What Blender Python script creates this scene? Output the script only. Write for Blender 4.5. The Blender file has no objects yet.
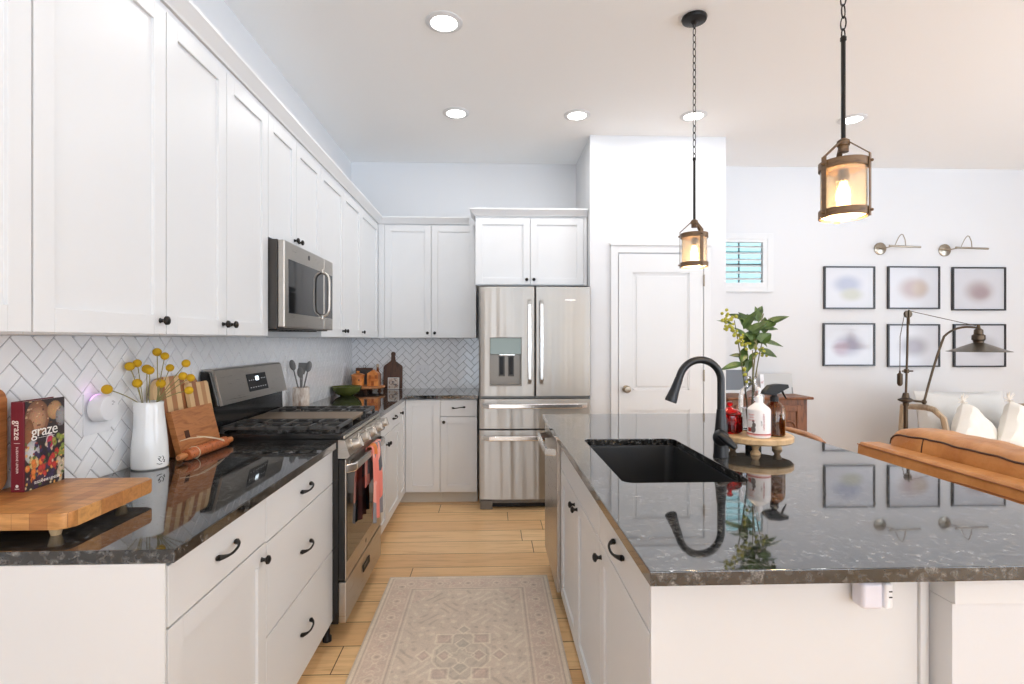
import bpy, bmesh, math, random
from mathutils import Vector, Matrix, noise
random.seed(7)
PI = math.pi
SC = bpy.context.scene
COL = SC.collection

# ---------------------------------------------------------------- camera, world, exposure
EYE = 1.3758
cam_d = bpy.data.cameras.new('camera'); cam = bpy.data.objects.new('camera', cam_d); COL.objects.link(cam)
cam_d.sensor_width = 36.0; cam_d.lens = 523.24/1024*36; cam_d.clip_start = .05; cam_d.clip_end = 100
cam_d.shift_x = 2/1024; cam_d.shift_y = -2.5/1024
cam.location = (0, 0, EYE); cam.rotation_euler = (PI/2, 0, -.0351)
SC.camera = cam
w = bpy.data.worlds.new('world'); SC.world = w; w.use_nodes = True
wb = w.node_tree.nodes['Background']
# bright overcast sky; the half below the horizon is boosted to lift the ceiling
_nt = w.node_tree; _tc = _nt.nodes.new('ShaderNodeTexCoord'); _sx = _nt.nodes.new('ShaderNodeSeparateXYZ'); _mr = _nt.nodes.new('ShaderNodeMapRange'); _mx = _nt.nodes.new('ShaderNodeMix'); _mx.data_type = 'RGBA'
_nt.links.new(_tc.outputs['Generated'], _sx.inputs[0]); _nt.links.new(_sx.outputs['Z'], _mr.inputs[0])
_mr.inputs['From Min'].default_value = -.12; _mr.inputs['From Max'].default_value = .05
_nt.links.new(_mr.outputs[0], _mx.inputs[0]); _mx.inputs[6].default_value = (1.52, 1.84, 2.22, 1); _mx.inputs[7].default_value = (.90, .95, 1.02, 1)
_nt.links.new(_mx.outputs[2], wb.inputs[0]); wb.inputs[1].default_value = 4.1
SC.view_settings.view_transform = 'Standard'; SC.view_settings.look = 'None'
SC.view_settings.gamma = 1; SC.view_settings.use_curve_mapping = False
SC.view_settings.exposure = 0.12
SC.cycles.max_bounces = 10; SC.cycles.diffuse_bounces = 5; SC.cycles.glossy_bounces = 4
SC.cycles.transmission_bounces = 6; SC.cycles.transparent_max_bounces = 8
SC.cycles.caustics_reflective = False; SC.cycles.caustics_refractive = False
SC.cycles.sample_clamp_indirect = 6

def portal(name, loc, rot, sx, sy):        # guides daylight sampling at a window opening
    l = bpy.data.lights.new(name, 'AREA'); l.shape = 'RECTANGLE'; l.size = sx; l.size_y = sy
    l.cycles.is_portal = True
    o = bpy.data.objects.new(name, l); COL.objects.link(o); o.location = loc; o.rotation_euler = rot
    return o

# ---------------------------------------------------------------- materials
def mat(name, col=(.8, .8, .8), rough=.5, metal=0, **k):
    m = bpy.data.materials.new(name); m.use_nodes = True
    b = m.node_tree.nodes['Principled BSDF']
    b.inputs['Base Color'].default_value = (*col, 1); b.inputs['Roughness'].default_value = rough
    b.inputs['Metallic'].default_value = metal
    for a, v in k.items():
        b.inputs[a.replace('_', ' ')].default_value = v
    return m
def bsdf(m): return m.node_tree.nodes['Principled BSDF']
def node(m, t, **k):
    n = m.node_tree.nodes.new(t)
    for a, v in k.items(): setattr(n, a, v)
    return n
def link(m, a, b): m.node_tree.links.new(a, b)
def coords(m, scale=(1, 1, 1), rot=(0, 0, 0), kind='Object'):
    tc = node(m, 'ShaderNodeTexCoord'); mp = node(m, 'ShaderNodeMapping')
    mp.inputs['Scale'].default_value = scale; mp.inputs['Rotation'].default_value = rot
    link(m, tc.outputs[kind], mp.inputs[0]); return mp.outputs[0]
def ntex(m, vec, scale, detail=4, rough=.5, dist=0):
    n = node(m, 'ShaderNodeTexNoise'); n.inputs['Scale'].default_value = scale
    n.inputs['Detail'].default_value = detail; n.inputs['Roughness'].default_value = rough
    n.inputs['Distortion'].default_value = dist; link(m, vec, n.inputs['Vector']); return n
def ramp(m, fac, stops):
    r = node(m, 'ShaderNodeValToRGB'); cr = r.color_ramp
    while len(cr.elements) < len(stops): cr.elements.new(.5)
    for e, (p, c) in zip(cr.elements, stops):
        e.position = p; e.color = (*c, 1)
    link(m, fac, r.inputs[0]); return r
def bump(m, h, strength=.2, dist=.01):
    b = node(m, 'ShaderNodeBump'); b.inputs['Strength'].default_value = strength
    b.inputs['Distance'].default_value = dist; link(m, h, b.inputs['Height'])
    link(m, b.outputs[0], bsdf(m).inputs['Normal']); return b
def sr(r, g, b):                             # sRGB 0-255 to linear
    f = lambda c: (c/12.92 if c <= .04045 else ((c+.055)/1.055)**2.4)
    return tuple(f(c/255) for c in (r, g, b))

M = {}
M['wall'] = mat('wall_paint', sr(218, 218, 219), .75)
v = coords(M['wall']); bump(M['wall'], ntex(M['wall'], v, 160, 3).outputs[0], .06, .002)
M['ceil'] = mat('ceiling_paint', sr(249, 249, 248), .85)
v = coords(M['ceil']); bump(M['ceil'], ntex(M['ceil'], v, 45, 4).outputs[0], .15, .003)
M['trim'] = mat('trim_paint', sr(220, 220, 220), .4)
M['cab'] = mat('cabinet_paint', sr(217, 217, 217), .36)
M['toe'] = mat('toe_kick_paint', sr(205, 200, 190), .5)
M['bronze'] = mat('oil_rubbed_bronze', (.02, .018, .016), .38, .7)
M['black'] = mat('matte_black', (.006, .007, .009), .30, 0, Specular_IOR_Level=.45)
M['blackp'] = mat('black_plastic', (.010, .010, .011), .45, 0, Specular_IOR_Level=.3)
M['iron'] = mat('cast_iron', (.075, .073, .070), .42, .3)
M['glassblack'] = mat('black_glass', (.008, .008, .009), .05, 0, Specular_IOR_Level=.9)
M['enamel'] = mat('black_enamel', (.012, .012, .012), .12)
M['whitep'] = mat('white_plastic', (.82, .82, .84), .35)
M['ceramic'] = mat('white_glaze', (.84, .84, .83), .1)
M['sink'] = mat('black_composite', (.018, .018, .019), .42)
v = coords(M['sink']); bump(M['sink'], ntex(M['sink'], v, 900, 2).outputs[0], .1, .001)
M['gap'] = mat('dark_gap', (.02, .02, .02), .8)
M['nickel'] = mat('antique_nickel', sr(160, 150, 135), .3, 1)
M['antique'] = mat('antique_brass', sr(84, 72, 60), .38, 1)

def steel(name, base, rough, axis, wav=0):
    m = mat(name, base, rough, 1)
    sc = {'v': (1, 1, .02), 'h': (.02, .02, 1)}[axis]
    v = coords(m, tuple(s*300 for s in sc))
    n = ntex(m, v, 1, 3)
    mr = node(m, 'ShaderNodeMapRange'); mr.inputs['To Min'].default_value = rough-.05; mr.inputs['To Max'].default_value = rough+.08
    link(m, n.outputs[0], mr.inputs[0]); link(m, mr.outputs[0], bsdf(m).inputs['Roughness'])
    tg = node(m, 'ShaderNodeTangent', direction_type='RADIAL', axis='Z'); link(m, tg.outputs[0], bsdf(m).inputs['Tangent']); bsdf(m).inputs['Anisotropic'].default_value = .85; bsdf(m).inputs['Anisotropic Rotation'].default_value = .25
    if wav:
        v2 = coords(m, (6, 6, .2)); n2 = ntex(m, v2, 1, 2)
        bump(m, n2.outputs[0], wav, .02)
    return m
M['steel'] = steel('brushed_steel', sr(186, 180, 172), .28, 'h')
M['fsteel'] = steel('fridge_steel', sr(170, 167, 162), .36, 'h', .9)
M['hsteel'] = mat('handle_steel', sr(225, 223, 220), .22, 1)
M['dsteel'] = mat('dark_steel_side', sr(70, 66, 62), .35, .6)

def granite():
    m = mat('dark_granite', (.02, .02, .02), .05)
    v = coords(m)
    n1 = ntex(m, v, 62, 3, .55, .3); n2 = ntex(m, v, 14, 4, .6, .5); n3 = ntex(m, v, 260, 3, .6)
    r1 = ramp(m, n1.outputs[0], [(.39, (.006, .006, .006)), (.48, (.022, .022, .022)), (.58, (.062, .061, .060)), (.68, (.13, .128, .125))])
    r2 = ramp(m, n2.outputs[0], [(.36, (.30, .30, .30)), (.62, (1.35, 1.35, 1.33))])
    r3 = ramp(m, n3.outputs[0], [(.40, (.55, .55, .55)), (.66, (1.7, 1.7, 1.68))])
    mx = node(m, 'ShaderNodeMix', data_type='RGBA', blend_type='MULTIPLY'); mx.inputs[0].default_value = 1
    link(m, r1.outputs[0], mx.inputs[6]); link(m, r2.outputs[0], mx.inputs[7])
    m2 = node(m, 'ShaderNodeMix', data_type='RGBA', blend_type='MULTIPLY'); m2.inputs[0].default_value = 1
    link(m, mx.outputs[2], m2.inputs[6]); link(m, r3.outputs[0], m2.inputs[7])
    link(m, m2.outputs[2], bsdf(m).inputs['Base Color'])
    bsdf(m).inputs['IOR'].default_value = 1.6; bsdf(m).inputs['Coat Weight'].default_value = .45; bsdf(m).inputs['Coat IOR'].default_value = 1.6; bsdf(m).inputs['Coat Roughness'].default_value = .02
    return m
M['granite'] = granite()

def floor_mat():
    m = mat('oak_floor', (.5, .3, .15), .32)
    tc = node(m, 'ShaderNodeTexCoord')
    mp = node(m, 'ShaderNodeMapping'); mp.inputs['Location'].default_value = (.35, .018, 0); link(m, tc.outputs['Object'], mp.inputs[0])
    br = node(m, 'ShaderNodeTexBrick'); br.offset = 0; br.squash = 1
    sp = node(m, 'ShaderNodeSeparateXYZ'); link(m, mp.outputs[0], sp.inputs[0])
    dv = node(m, 'ShaderNodeMath', operation='DIVIDE'); link(m, sp.outputs['Y'], dv.inputs[0]); dv.inputs[1].default_value = .2
    fl_ = node(m, 'ShaderNodeMath', operation='FLOOR'); link(m, dv.outputs[0], fl_.inputs[0])
    wn_ = node(m, 'ShaderNodeTexWhiteNoise', noise_dimensions='1D'); link(m, fl_.outputs[0], wn_.inputs['W'])
    ma = node(m, 'ShaderNodeMath', operation='MULTIPLY_ADD'); link(m, wn_.outputs['Value'], ma.inputs[0]); ma.inputs[1].default_value = 1.45; link(m, sp.outputs['X'], ma.inputs[2])
    cb_ = node(m, 'ShaderNodeCombineXYZ'); link(m, ma.outputs[0], cb_.inputs['X']); link(m, sp.outputs['Y'], cb_.inputs['Y'])
    for k, x in (('Scale', 1), ('Brick Width', 1.45), ('Row Height', .2), ('Mortar Size', .0024), ('Mortar Smooth', .1), ('Bias', 0)): br.inputs[k].default_value = x
    br.inputs['Color1'].default_value = (*sr(238, 199, 148), 1); br.inputs['Color2'].default_value = (*sr(222, 177, 126), 1)
    br.inputs['Mortar'].default_value = (*sr(96, 66, 40), 1)
    link(m, cb_.outputs[0], br.inputs['Vector'])
    g = node(m, 'ShaderNodeMapping'); g.inputs['Scale'].default_value = (1.3, 16, 1); link(m, tc.outputs['Object'], g.inputs[0])
    n = ntex(m, g.outputs[0], 2.4, 6, .62, .8)
    r = ramp(m, n.outputs[0], [(.3, (.74, .68, .6)), (.5, (1, 1, 1)), (.72, (1.08, 1.07, 1.05))])
    mx = node(m, 'ShaderNodeMix', data_type='RGBA', blend_type='MULTIPLY'); mx.inputs[0].default_value = .8
    link(m, br.outputs['Color'], mx.inputs[6]); link(m, r.outputs[0], mx.inputs[7])
    link(m, mx.outputs[2], bsdf(m).inputs['Base Color'])
    bump(m, br.outputs['Fac'], -.25, .002)
    return m
M['floor'] = floor_mat()

def wood(name, c1, c2, scale=(1, 12, 1), s=6, rough=.4, rot=(0, 0, 0)):
    m = mat(name, c1, rough)
    v = coords(m, scale, rot)
    n = ntex(m, v, s, 5, .6, 1.0)
    r = ramp(m, n.outputs[0], [(.3, c2), (.52, c1), (.75, tuple(min(1, x*1.15) for x in c1))])
    link(m, r.outputs[0], bsdf(m).inputs['Base Color']); return m
M['oak'] = wood('honey_wood', sr(186, 124, 74), sr(150, 92, 50), (8, 1, 8), 5)
M['cherry'] = wood('cherry_wood', sr(184, 120, 70), sr(146, 86, 46), (2, 2, 14), 4, .38)
M['pale'] = wood('pale_wood', sr(208, 176, 134), sr(176, 140, 98), (2, 10, 2), 5, .5)
M['walnut'] = wood('walnut_wood', sr(92, 58, 38), sr(62, 38, 25), (14, 14, 1.5), 4, .45)
M['hutch'] = wood('hutch_wood', sr(124, 76, 46), sr(72, 42, 26), (10, 10, 1.5), 4, .4)
M['rail'] = wood('rail_wood', sr(176, 124, 82), sr(140, 92, 56), (10, 1.5, 10), 4, .4)
M['ash'] = wood('washed_ash', sr(186, 164, 138), sr(150, 128, 104), (10, 10, 2), 4, .5)
M['ringwood'] = wood('bronzed_wood', sr(112, 84, 54), sr(70, 52, 34), (3, 3, 20), 8, .5)

def block_mat():                             # end grain butcher block of small glued blocks
    m = mat('butcher_block', (.5, .3, .1), .35)
    v = coords(m, (1, 1, 1), (0, 0, PI/2))
    br = node(m, 'ShaderNodeTexBrick'); br.offset = .43; br.offset_frequency = 2
    for k, x in (('Scale', 1), ('Brick Width', .075), ('Row Height', .04), ('Mortar Size', .0004), ('Bias', -.1)): br.inputs[k].default_value = x
    br.inputs['Color1'].default_value = (*sr(206, 150, 90), 1); br.inputs['Color2'].default_value = (*sr(172, 112, 60), 1)
    br.inputs['Mortar'].default_value = (*sr(130, 80, 40), 1)
    link(m, v, br.inputs['Vector'])
    v2 = coords(m, (9, 60, 60)); n = ntex(m, v2, 1.2, 5, .6, .6)
    r = ramp(m, n.outputs[0], [(.3, (.72, .66, .6)), (.6, (1.08, 1.06, 1.0))])
    mx = node(m, 'ShaderNodeMix', data_type='RGBA', blend_type='MULTIPLY'); mx.inputs[0].default_value = .9
    link(m, br.outputs['Color'], mx.inputs[6]); link(m, r.outputs[0], mx.inputs[7]); link(m, mx.outputs[2], bsdf(m).inputs['Base Color'])
    return m
M['block'] = block_mat()

def stripes(name, cols, width, rough=.4):     # strips of different woods along local y
    m = mat(name, cols[0], rough)
    tc = node(m, 'ShaderNodeTexCoord'); s = node(m, 'ShaderNodeSeparateXYZ'); link(m, tc.outputs['Object'], s.inputs[0])
    mr = node(m, 'ShaderNodeMapRange'); mr.inputs['From Min'].default_value = -width/2; mr.inputs['From Max'].default_value = width/2
    link(m, s.outputs['Y'], mr.inputs[0])
    r = ramp(m, mr.outputs[0], [(i/len(cols), c) for i, c in enumerate(cols)]); r.color_ramp.interpolation = 'CONSTANT'
    link(m, r.outputs[0], bsdf(m).inputs['Base Color']); return m
LW, DW_ = sr(222, 186, 138), sr(156, 100, 62)
M['strip1'] = stripes('striped_maple_walnut', [LW, DW_, LW, sr(178, 124, 82), LW, DW_, LW, DW_, sr(178, 124, 82)], .30)
M['strip2'] = stripes('striped_pale_board', [LW, DW_, LW, sr(190, 140, 95), LW], .16)

def leather():
    m = mat('tan_leather', sr(190, 130, 74), .38)
    v = coords(m); n = ntex(m, v, 7, 4, .55)
    r = ramp(m, n.outputs[0], [(.3, sr(172, 112, 58)), (.7, sr(206, 148, 90))]); link(m, r.outputs[0], bsdf(m).inputs['Base Color'])
    n2 = ntex(m, v, 22, 4, .55, .5); bump(m, n2.outputs[0], .35, .01); return m
M['leather'] = leather()
def fabric(name, c, bmp=.3, sc=350):
    m = mat(name, c, .9); v = coords(m); bump(m, ntex(m, v, sc, 2).outputs[0], bmp, .002); return m
M['linen'] = fabric('grey_linen', sr(214, 212, 208)); M['cotton'] = fabric('cream_cotton', sr(238, 232, 222))
M['mosaic_pillow'] = fabric('tan_woven', sr(196, 172, 140))

def glass(name, col=(1, 1, 1), rough=0.0, ior=1.45, bubbles=False):
    m = mat(name, col, rough, 0, Transmission_Weight=1.0, IOR=ior)
    if bubbles:
        v = coords(m); vo = node(m, 'ShaderNodeTexVoronoi'); vo.inputs['Scale'].default_value = 150; link(m, v, vo.inputs['Vector'])
        r = ramp(m, vo.outputs['Distance'], [(.1, (1, 1, 1)), (.35, (0, 0, 0))]); bump(m, r.outputs[0], .6, .004)
    return m
M['glass'] = glass('clear_glass'); M['seeded'] = glass('seeded_glass', (1, .93, .80), .22, 1.15, True); bsdf(M['seeded']).inputs['Transmission Weight'].default_value = .78
M['redglass'] = glass('red_glass', (.75, .012, .012), .03); M['amber'] = glass('amber_glass', sr(200, 146, 62), .03)
M['pane'] = mat('window_pane', (.9, 1, 1), 0, 0, Transmission_Weight=1, IOR=1.01)
def emit(name, col, s):
    m = mat(name, col, .5); b = bsdf(m); b.inputs['Emission Color'].default_value = (*col, 1); b.inputs['Emission Strength'].default_value = s; return m
M['lens'] = emit('lamp_lens', (1, .98, .95), 7)
M['bulb'] = emit('bulb_glow', (1, .66, .30), 60)
M['led'] = emit('display_led', (.8, .92, 1), 2.0)
M['pinkled'] = emit('pink_led', (.85, .45, 1), 1.5)

# ---------------------------------------------------------------- geometry helpers
ORG = {}
class MB:
    def __init__(self, Mx=None): self.bm = bmesh.new(); self.M = Mx or Matrix()
    def merge(self, t, X=None):
        t.transform(self.M @ X if X else self.M)
        me = bpy.data.meshes.new('t'); t.to_mesh(me); t.free(); self.bm.from_mesh(me); bpy.data.meshes.remove(me); return self
    def box(self, x0, x1, y0, y1, z0, z1, bev=0, seg=2, X=None):
        t = bmesh.new(); c = [t.verts.new((x, y, z)) for z in (z0, z1) for y in (y0, y1) for x in (x0, x1)]
        for f in ((0, 2, 3, 1), (4, 5, 7, 6), (0, 1, 5, 4), (2, 6, 7, 3), (0, 4, 6, 2), (1, 3, 7, 5)): t.faces.new([c[i] for i in f])
        if bev: bmesh.ops.bevel(t, geom=t.edges[:], offset=bev, segments=seg, affect='EDGES', profile=.5)
        return self.merge(t, X)
    def lathe(self, prof, c=(0, 0, 0), seg=24, X=None, sq=0, axis='z', a0=0, arc=2*PI):
        t = bmesh.new(); rings = []
        full = abs(arc-2*PI) < 1e-6
        n = seg if full else seg+1
        for r, z in prof:
            if r < 1e-6: rings.append([t.verts.new((0, 0, z))]*n)
            else: rings.append([t.verts.new((r*math.cos(a0+arc*i/seg), r*math.sin(a0+arc*i/seg), z)) for i in range(n)])
        for A, B in zip(rings, rings[1:]):
            for i in range(n if full else n-1):
                q = [A[i], A[(i+1) % n], B[(i+1) % n], B[i]]; u = []
                for vv in q:
                    if vv not in u: u.append(vv)
                if len(u) > 2:
                    try: t.faces.new(u)
                    except ValueError: pass
        R = {'z': Matrix(), 'x': Matrix.Rotation(PI/2, 4, 'Y'), '-x': Matrix.Rotation(-PI/2, 4, 'Y'), 'y': Matrix.Rotation(-PI/2, 4, 'X'), '-y': Matrix.Rotation(PI/2, 4, 'X')}[axis]
        T = Matrix.Translation(c) @ R
        return self.merge(t, X @ T if X else T)
    def ball(self, c, r, s=(1, 1, 1), seg=14, X=None):
        pr = [(r*math.sin(PI*i/(seg//2+2)), -r*math.cos(PI*i/(seg//2+2))) for i in range(seg//2+3)]; pr[0] = (0, -r); pr[-1] = (0, r)
        T = Matrix.Translation(c) @ Matrix.Diagonal((*s, 1))
        return self.lathe(pr, (0, 0, 0), seg, X=X @ T if X else T)
    def tube(self, pts, r, seg=8, closed=False, X=None, flat=1.0):
        pts = [Vector(p) for p in pts]; n = len(pts); rs = r if isinstance(r, (list, tuple)) else [r]*n
        t = bmesh.new(); rings = []; up = None
        for i, p in enumerate(pts):
            if closed: d = pts[(i+1) % n]-pts[i-1]
            else: d = pts[min(i+1, n-1)]-pts[max(i-1, 0)]
            d.normalize()
            if up is None:
                up = Vector((0, 0, 1)) if abs(d.z) < .9 else Vector((1, 0, 0))
            up = (up-d*up.dot(d)); up.normalize(); s = d.cross(up)
            rings.append([t.verts.new(p+(up*math.cos(2*PI*k/seg)*flat+s*math.sin(2*PI*k/seg))*rs[i]) for k in range(seg)])
        for i in range(n if closed else n-1):
            A, B = rings[i], rings[(i+1) % n]
            for k in range(seg): t.faces.new((A[k], A[(k+1) % seg], B[(k+1) % seg], B[k]))
        if not closed: t.faces.new(rings[0][::-1]); t.faces.new(rings[-1])
        return self.merge(t, X)
    def prism(self, poly, z0, z1, bev=0, X=None, seg=2, plane='xy'):
        t = bmesh.new()
        a = [t.verts.new((x, y, z0)) for x, y in poly]; b = [t.verts.new((x, y, z1)) for x, y in poly]
        t.faces.new(a[::-1]); t.faces.new(b); n = len(poly)
        for i in range(n): t.faces.new((a[i], a[(i+1) % n], b[(i+1) % n], b[i]))
        if bev:
            bmesh.ops.bevel(t, geom=[e for e in t.edges if (e.verts[0].co.z == e.verts[1].co.z)], offset=bev, segments=seg, affect='EDGES', profile=.5)
        # plane 'xy': as is; 'xz': (x, z) extruded along y; 'yz': (y, z) extruded along x
        P = {'xy': Matrix(), 'xz': Matrix(((1, 0, 0, 0), (0, 0, 1, 0), (0, 1, 0, 0), (0, 0, 0, 1))), 'yz': Matrix(((0, 0, 1, 0), (1, 0, 0, 0), (0, 1, 0, 0), (0, 0, 0, 1)))}[plane]
        return self.merge(t, X @ P if X else P)
    def sheet(self, fn, nu, nv, thick=0, closeu=False):
        t = bmesh.new(); g = [[t.verts.new(fn(i/nu, j/nv)) for j in range(nv+1)] for i in range(nu+(0 if closeu else 1))]
        for i in range(nu):
            A, B = g[i], g[(i+1) % len(g)]
            for j in range(nv): t.faces.new((A[j], B[j], B[j+1], A[j+1]))
        if thick: bmesh.ops.recalc_face_normals(t, faces=t.faces); bmesh.ops.solidify(t, geom=t.faces[:], thickness=thick)
        return self.merge(t)
    def build(self, name, m, parent=None, local=False, smooth=True, recalc=True, ang=38):
        bm = self.bm
        if recalc: bmesh.ops.recalc_face_normals(bm, faces=bm.faces)
        me = bpy.data.meshes.new(name)
        if parent is not None:
            org = ORG[parent.name]; off = Vector() if local else org
        else:
            if local: off = Vector(); org = Vector()
            else:
                xs = [v.co for v in bm.verts]
                off = Vector(((min(c.x for c in xs)+max(c.x for c in xs))/2, (min(c.y for c in xs)+max(c.y for c in xs))/2, min(c.z for c in xs))); org = off
        bmesh.ops.translate(bm, verts=bm.verts, vec=-off)
        bm.to_mesh(me); bm.free()
        if smooth:
            me.shade_smooth(); me.set_sharp_from_angle(angle=math.radians(ang))
        me.materials.append(m)
        o = bpy.data.objects.new(name, me); COL.objects.link(o)
        if smooth:
            wm = o.modifiers.new('even_normals', 'WEIGHTED_NORMAL'); wm.keep_sharp = True; wm.weight = 100
        if parent is not None: o.parent = parent
        else: o.location = off
        ORG[o.name] = org
        return o
def tag(o, label=None, cat=None, group=None, kind=None):
    if label: o['label'] = label
    if cat: o['category'] = cat
    if group: o['group'] = group
    if kind: o['kind'] = kind
    return o
def thing(name, label, cat, loc, group=None, rz=0, kind=None):
    o = bpy.data.objects.new(name, None); COL.objects.link(o); o.location = loc; o.rotation_euler.z = rz
    o.empty_display_size = .1; ORG[o.name] = Vector(loc); return tag(o, label, cat, group, kind)
def struct(name, mb, m, label, cat):
    o = mb.build(name, m); return tag(o, label, cat, kind='structure')
def copy_tree(o, parent=None):
    c = o.copy(); COL.objects.link(c)
    if parent is not None: c.parent = parent; c.matrix_parent_inverse = o.matrix_parent_inverse.copy()
    ORG[c.name] = ORG.get(o.name, Vector())
    for ch in list(o.children): copy_tree(ch, c)
    return c
def rrect(x0, x1, y0, y1, r, n=5):
    out = []
    for cx, cy, a in ((x1-r, y1-r, 0), (x0+r, y1-r, PI/2), (x0+r, y0+r, PI), (x1-r, y0+r, 3*PI/2)):
        for i in range(n+1): out.append((cx+r*math.cos(a+PI/2*i/n), cy+r*math.sin(a+PI/2*i/n)))
    return out
def text(s, size, m, name, parent, Mx, ext=.0004, local=False, align='CENTER', spacing=1.0):
    cu = bpy.data.curves.new('txt', 'FONT'); cu.body = s; cu.size = size; cu.extrude = ext; cu.align_x = align; cu.align_y = 'CENTER'; cu.resolution_u = 3; cu.space_character = spacing
    t = bpy.data.objects.new('txt', cu); COL.objects.link(t)
    dg = bpy.context.evaluated_depsgraph_get(); me = bpy.data.meshes.new_from_object(t.evaluated_get(dg))
    bpy.data.objects.remove(t); bpy.data.curves.remove(cu)
    me.transform(Mx)
    if not local: me.transform(Matrix.Translation(-ORG[parent.name]))
    me.materials.clear(); me.materials.append(m)
    o = bpy.data.objects.new(name, me); COL.objects.link(o); o.parent = parent; ORG[o.name] = ORG[parent.name]
    return o
def frame(o, u, v, n):                       # matrix whose local x, y, z run along u, v, n from o
    u, v, n = Vector(u), Vector(v), Vector(n)
    return Matrix(((u.x, v.x, n.x, o[0]), (u.y, v.y, n.y, o[1]), (u.z, v.z, n.z, o[2]), (0, 0, 0, 1)))
# ================================================================ THE ROOM
XW, YB, CH = -1.32, 4.98, 3.05               # left wall, back wall, ceiling height
XR, YR = 6.4, -6.6                           # right wall and rear wall (outside the photograph)
struct('floor', MB().box(XW-.12, XR+.1, YR-.1, YB+.1, -.06, 0), M['floor'], 'light oak plank floor running across the kitchen', 'floor')
struct('ceiling', MB().box(XW-.12, XR+.1, YR-.1, YB+.1, CH, CH+.1), M['ceil'], 'smooth white ceiling with round recessed lights', 'ceiling')
struct('wall_left', MB().box(XW-.12, XW, YR, YB+.1, 0, CH), M['wall'], 'white wall behind the range and upper cabinets', 'wall')
WX0, WX1, WZ0, WZ1 = 2.0, 2.665, 1.89, 2.345
bk = MB()
bk.box(XW, WX0, YB, YB+.12, 0, CH).box(WX1, XR, YB, YB+.12, 0, CH).box(WX0, WX1, YB, YB+.12, 0, WZ0).box(WX0, WX1, YB, YB+.12, WZ1, CH)
struct('wall_back', bk, M['wall'], 'white far wall with a small shuttered window and six frames', 'wall')
# rear and right walls, behind and beside the viewer, with tall windows that let the daylight in
rw = MB(); xs = [(-.9, 1.5), (2.1, 5.8)]
rw.box(XW, XR, YR-.1, YR, 2.8, CH)
ed = [XW]+[e for a in xs for e in a]+[XR]
for a, b in zip(ed[::2], ed[1::2]): rw.box(a, b, YR-.1, YR, 0, 2.8)
for a, b in xs: rw.box(a, b, YR-.1, YR, 0, .12)
struct('wall_rear', rw, M['wall'], 'white rear wall with tall windows behind the viewer', 'wall')
for i, (a, b) in enumerate(xs): portal('window_portal', ((a+b)/2, YR-.02, 1.46), (PI/2, 0, 0), b-a, 2.68)
sw = MB(); ys = [(-5.8, -3.4), (-.9, 2.3)]
sw.box(XR, XR+.1, YR, YB, 2.8, CH).box(XR, XR+.1, YR, YB, 0, .4)
ed = [YR]+[e for a in ys for e in a]+[YB]
for a, b in zip(ed[::2], ed[1::2]): sw.box(XR, XR+.1, a, b, .4, 2.8)
struct('wall_right', sw, M['wall'], 'white right wall with wide windows beyond the sofa', 'wall')
for a, b in ys: portal('window_portal', (XR+.02, (a+b)/2, 1.6), (0, PI/2, 0), 2.4, b-a)
PX0, PX1, PY = .806, 1.936, 4.262
struct('wall_pantry', MB().box(PX0, PX1, PY, YB, 0, CH), M['wall'], 'white pantry wall projecting beside the refrigerator', 'wall')

def base_profile(mb, x0, x1, y): mb.prism([(y, 0), (y-.014, 0), (y-.014, .09), (y-.006, .105), (y, .105)], x0, x1, plane='yz')
b1 = MB(); base_profile(b1, 1.94, 6.38, YB); struct('baseboard_back', b1, M['trim'], 'white baseboard along the far living room wall', 'baseboard')
b2 = MB(); base_profile(b2, .802, .975, PY); base_profile(b2, 1.858, 1.935, PY); struct('baseboard_pantry', b2, M['trim'], 'white baseboard beside the pantry door', 'baseboard')

# pantry door with casing
dr = thing('door_1', 'white two-panel pantry door with round knob beside the refrigerator', 'door', (1.386, PY-.03, 0), kind='structure')
DX0, DX1, DZ = 1.038, 1.738, 2.075
d = MB(); yf = PY-.012
d.box(DX0, DX1, yf, yf+.011, .01, DZ, .001)
pan = [(.12, .78), (.93, DZ-.14)]
st = .115
for a, b in ((DX0, DX0+st), (DX1-st, DX1)): d.box(a, b, yf-.008, yf, .01, DZ)
for a, b in ((.01, .22), (.80, .96), (DZ-.15, DZ)): d.box(DX0+st, DX1-st, yf-.008, yf, a, b)
for z0, z1 in ((.22, .80), (.96, DZ-.15)):
    d.box(DX0+st+.03, DX1-st-.03, yf-.005, yf+.001, z0+.03, z1-.03, .004)
    for o_ in ((DX0+st, DX0+st+.012, z0, z1), (DX1-st-.012, DX1-st, z0, z1), (DX0+st, DX1-st, z0, z0+.012), (DX0+st, DX1-st, z1-.012, z1)):
        d.box(o_[0], o_[1], yf-.004, yf, o_[2], o_[3], .002)
d.build('door_leaf', M['trim'], dr)
c = MB(); CW = .058
c.box(DX0-.006-CW, DX0-.006, PY-.022, PY-.0005, 0, DZ+.01+CW, .004).box(DX1+.006+CW*0, DX1+.006+CW, PY-.022, PY-.0005, 0, DZ+.01+CW, .004)
c.box(DX0-.008, DX1+.008, PY-.022, PY-.0005, DZ+.010, DZ+.01+CW, .004)
c.box(DX0-.012-CW, DX1+.012+CW, PY-.03, PY-.0005, DZ+.01+CW, DZ+.03+CW, .004)
c.build('casing', M['trim'], dr)
k = MB(); k.lathe([(0, 0), (.03, 0), (.03, .006), (.012, .01), (.012, .03), (.026, .036), (.03, .05), (.024, .062), (0, .066)], (1.098, yf-.008, .972), 20, axis='-y')
tag(k.build('door_knob', M['nickel'], dr), 'satin nickel round knob')
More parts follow.
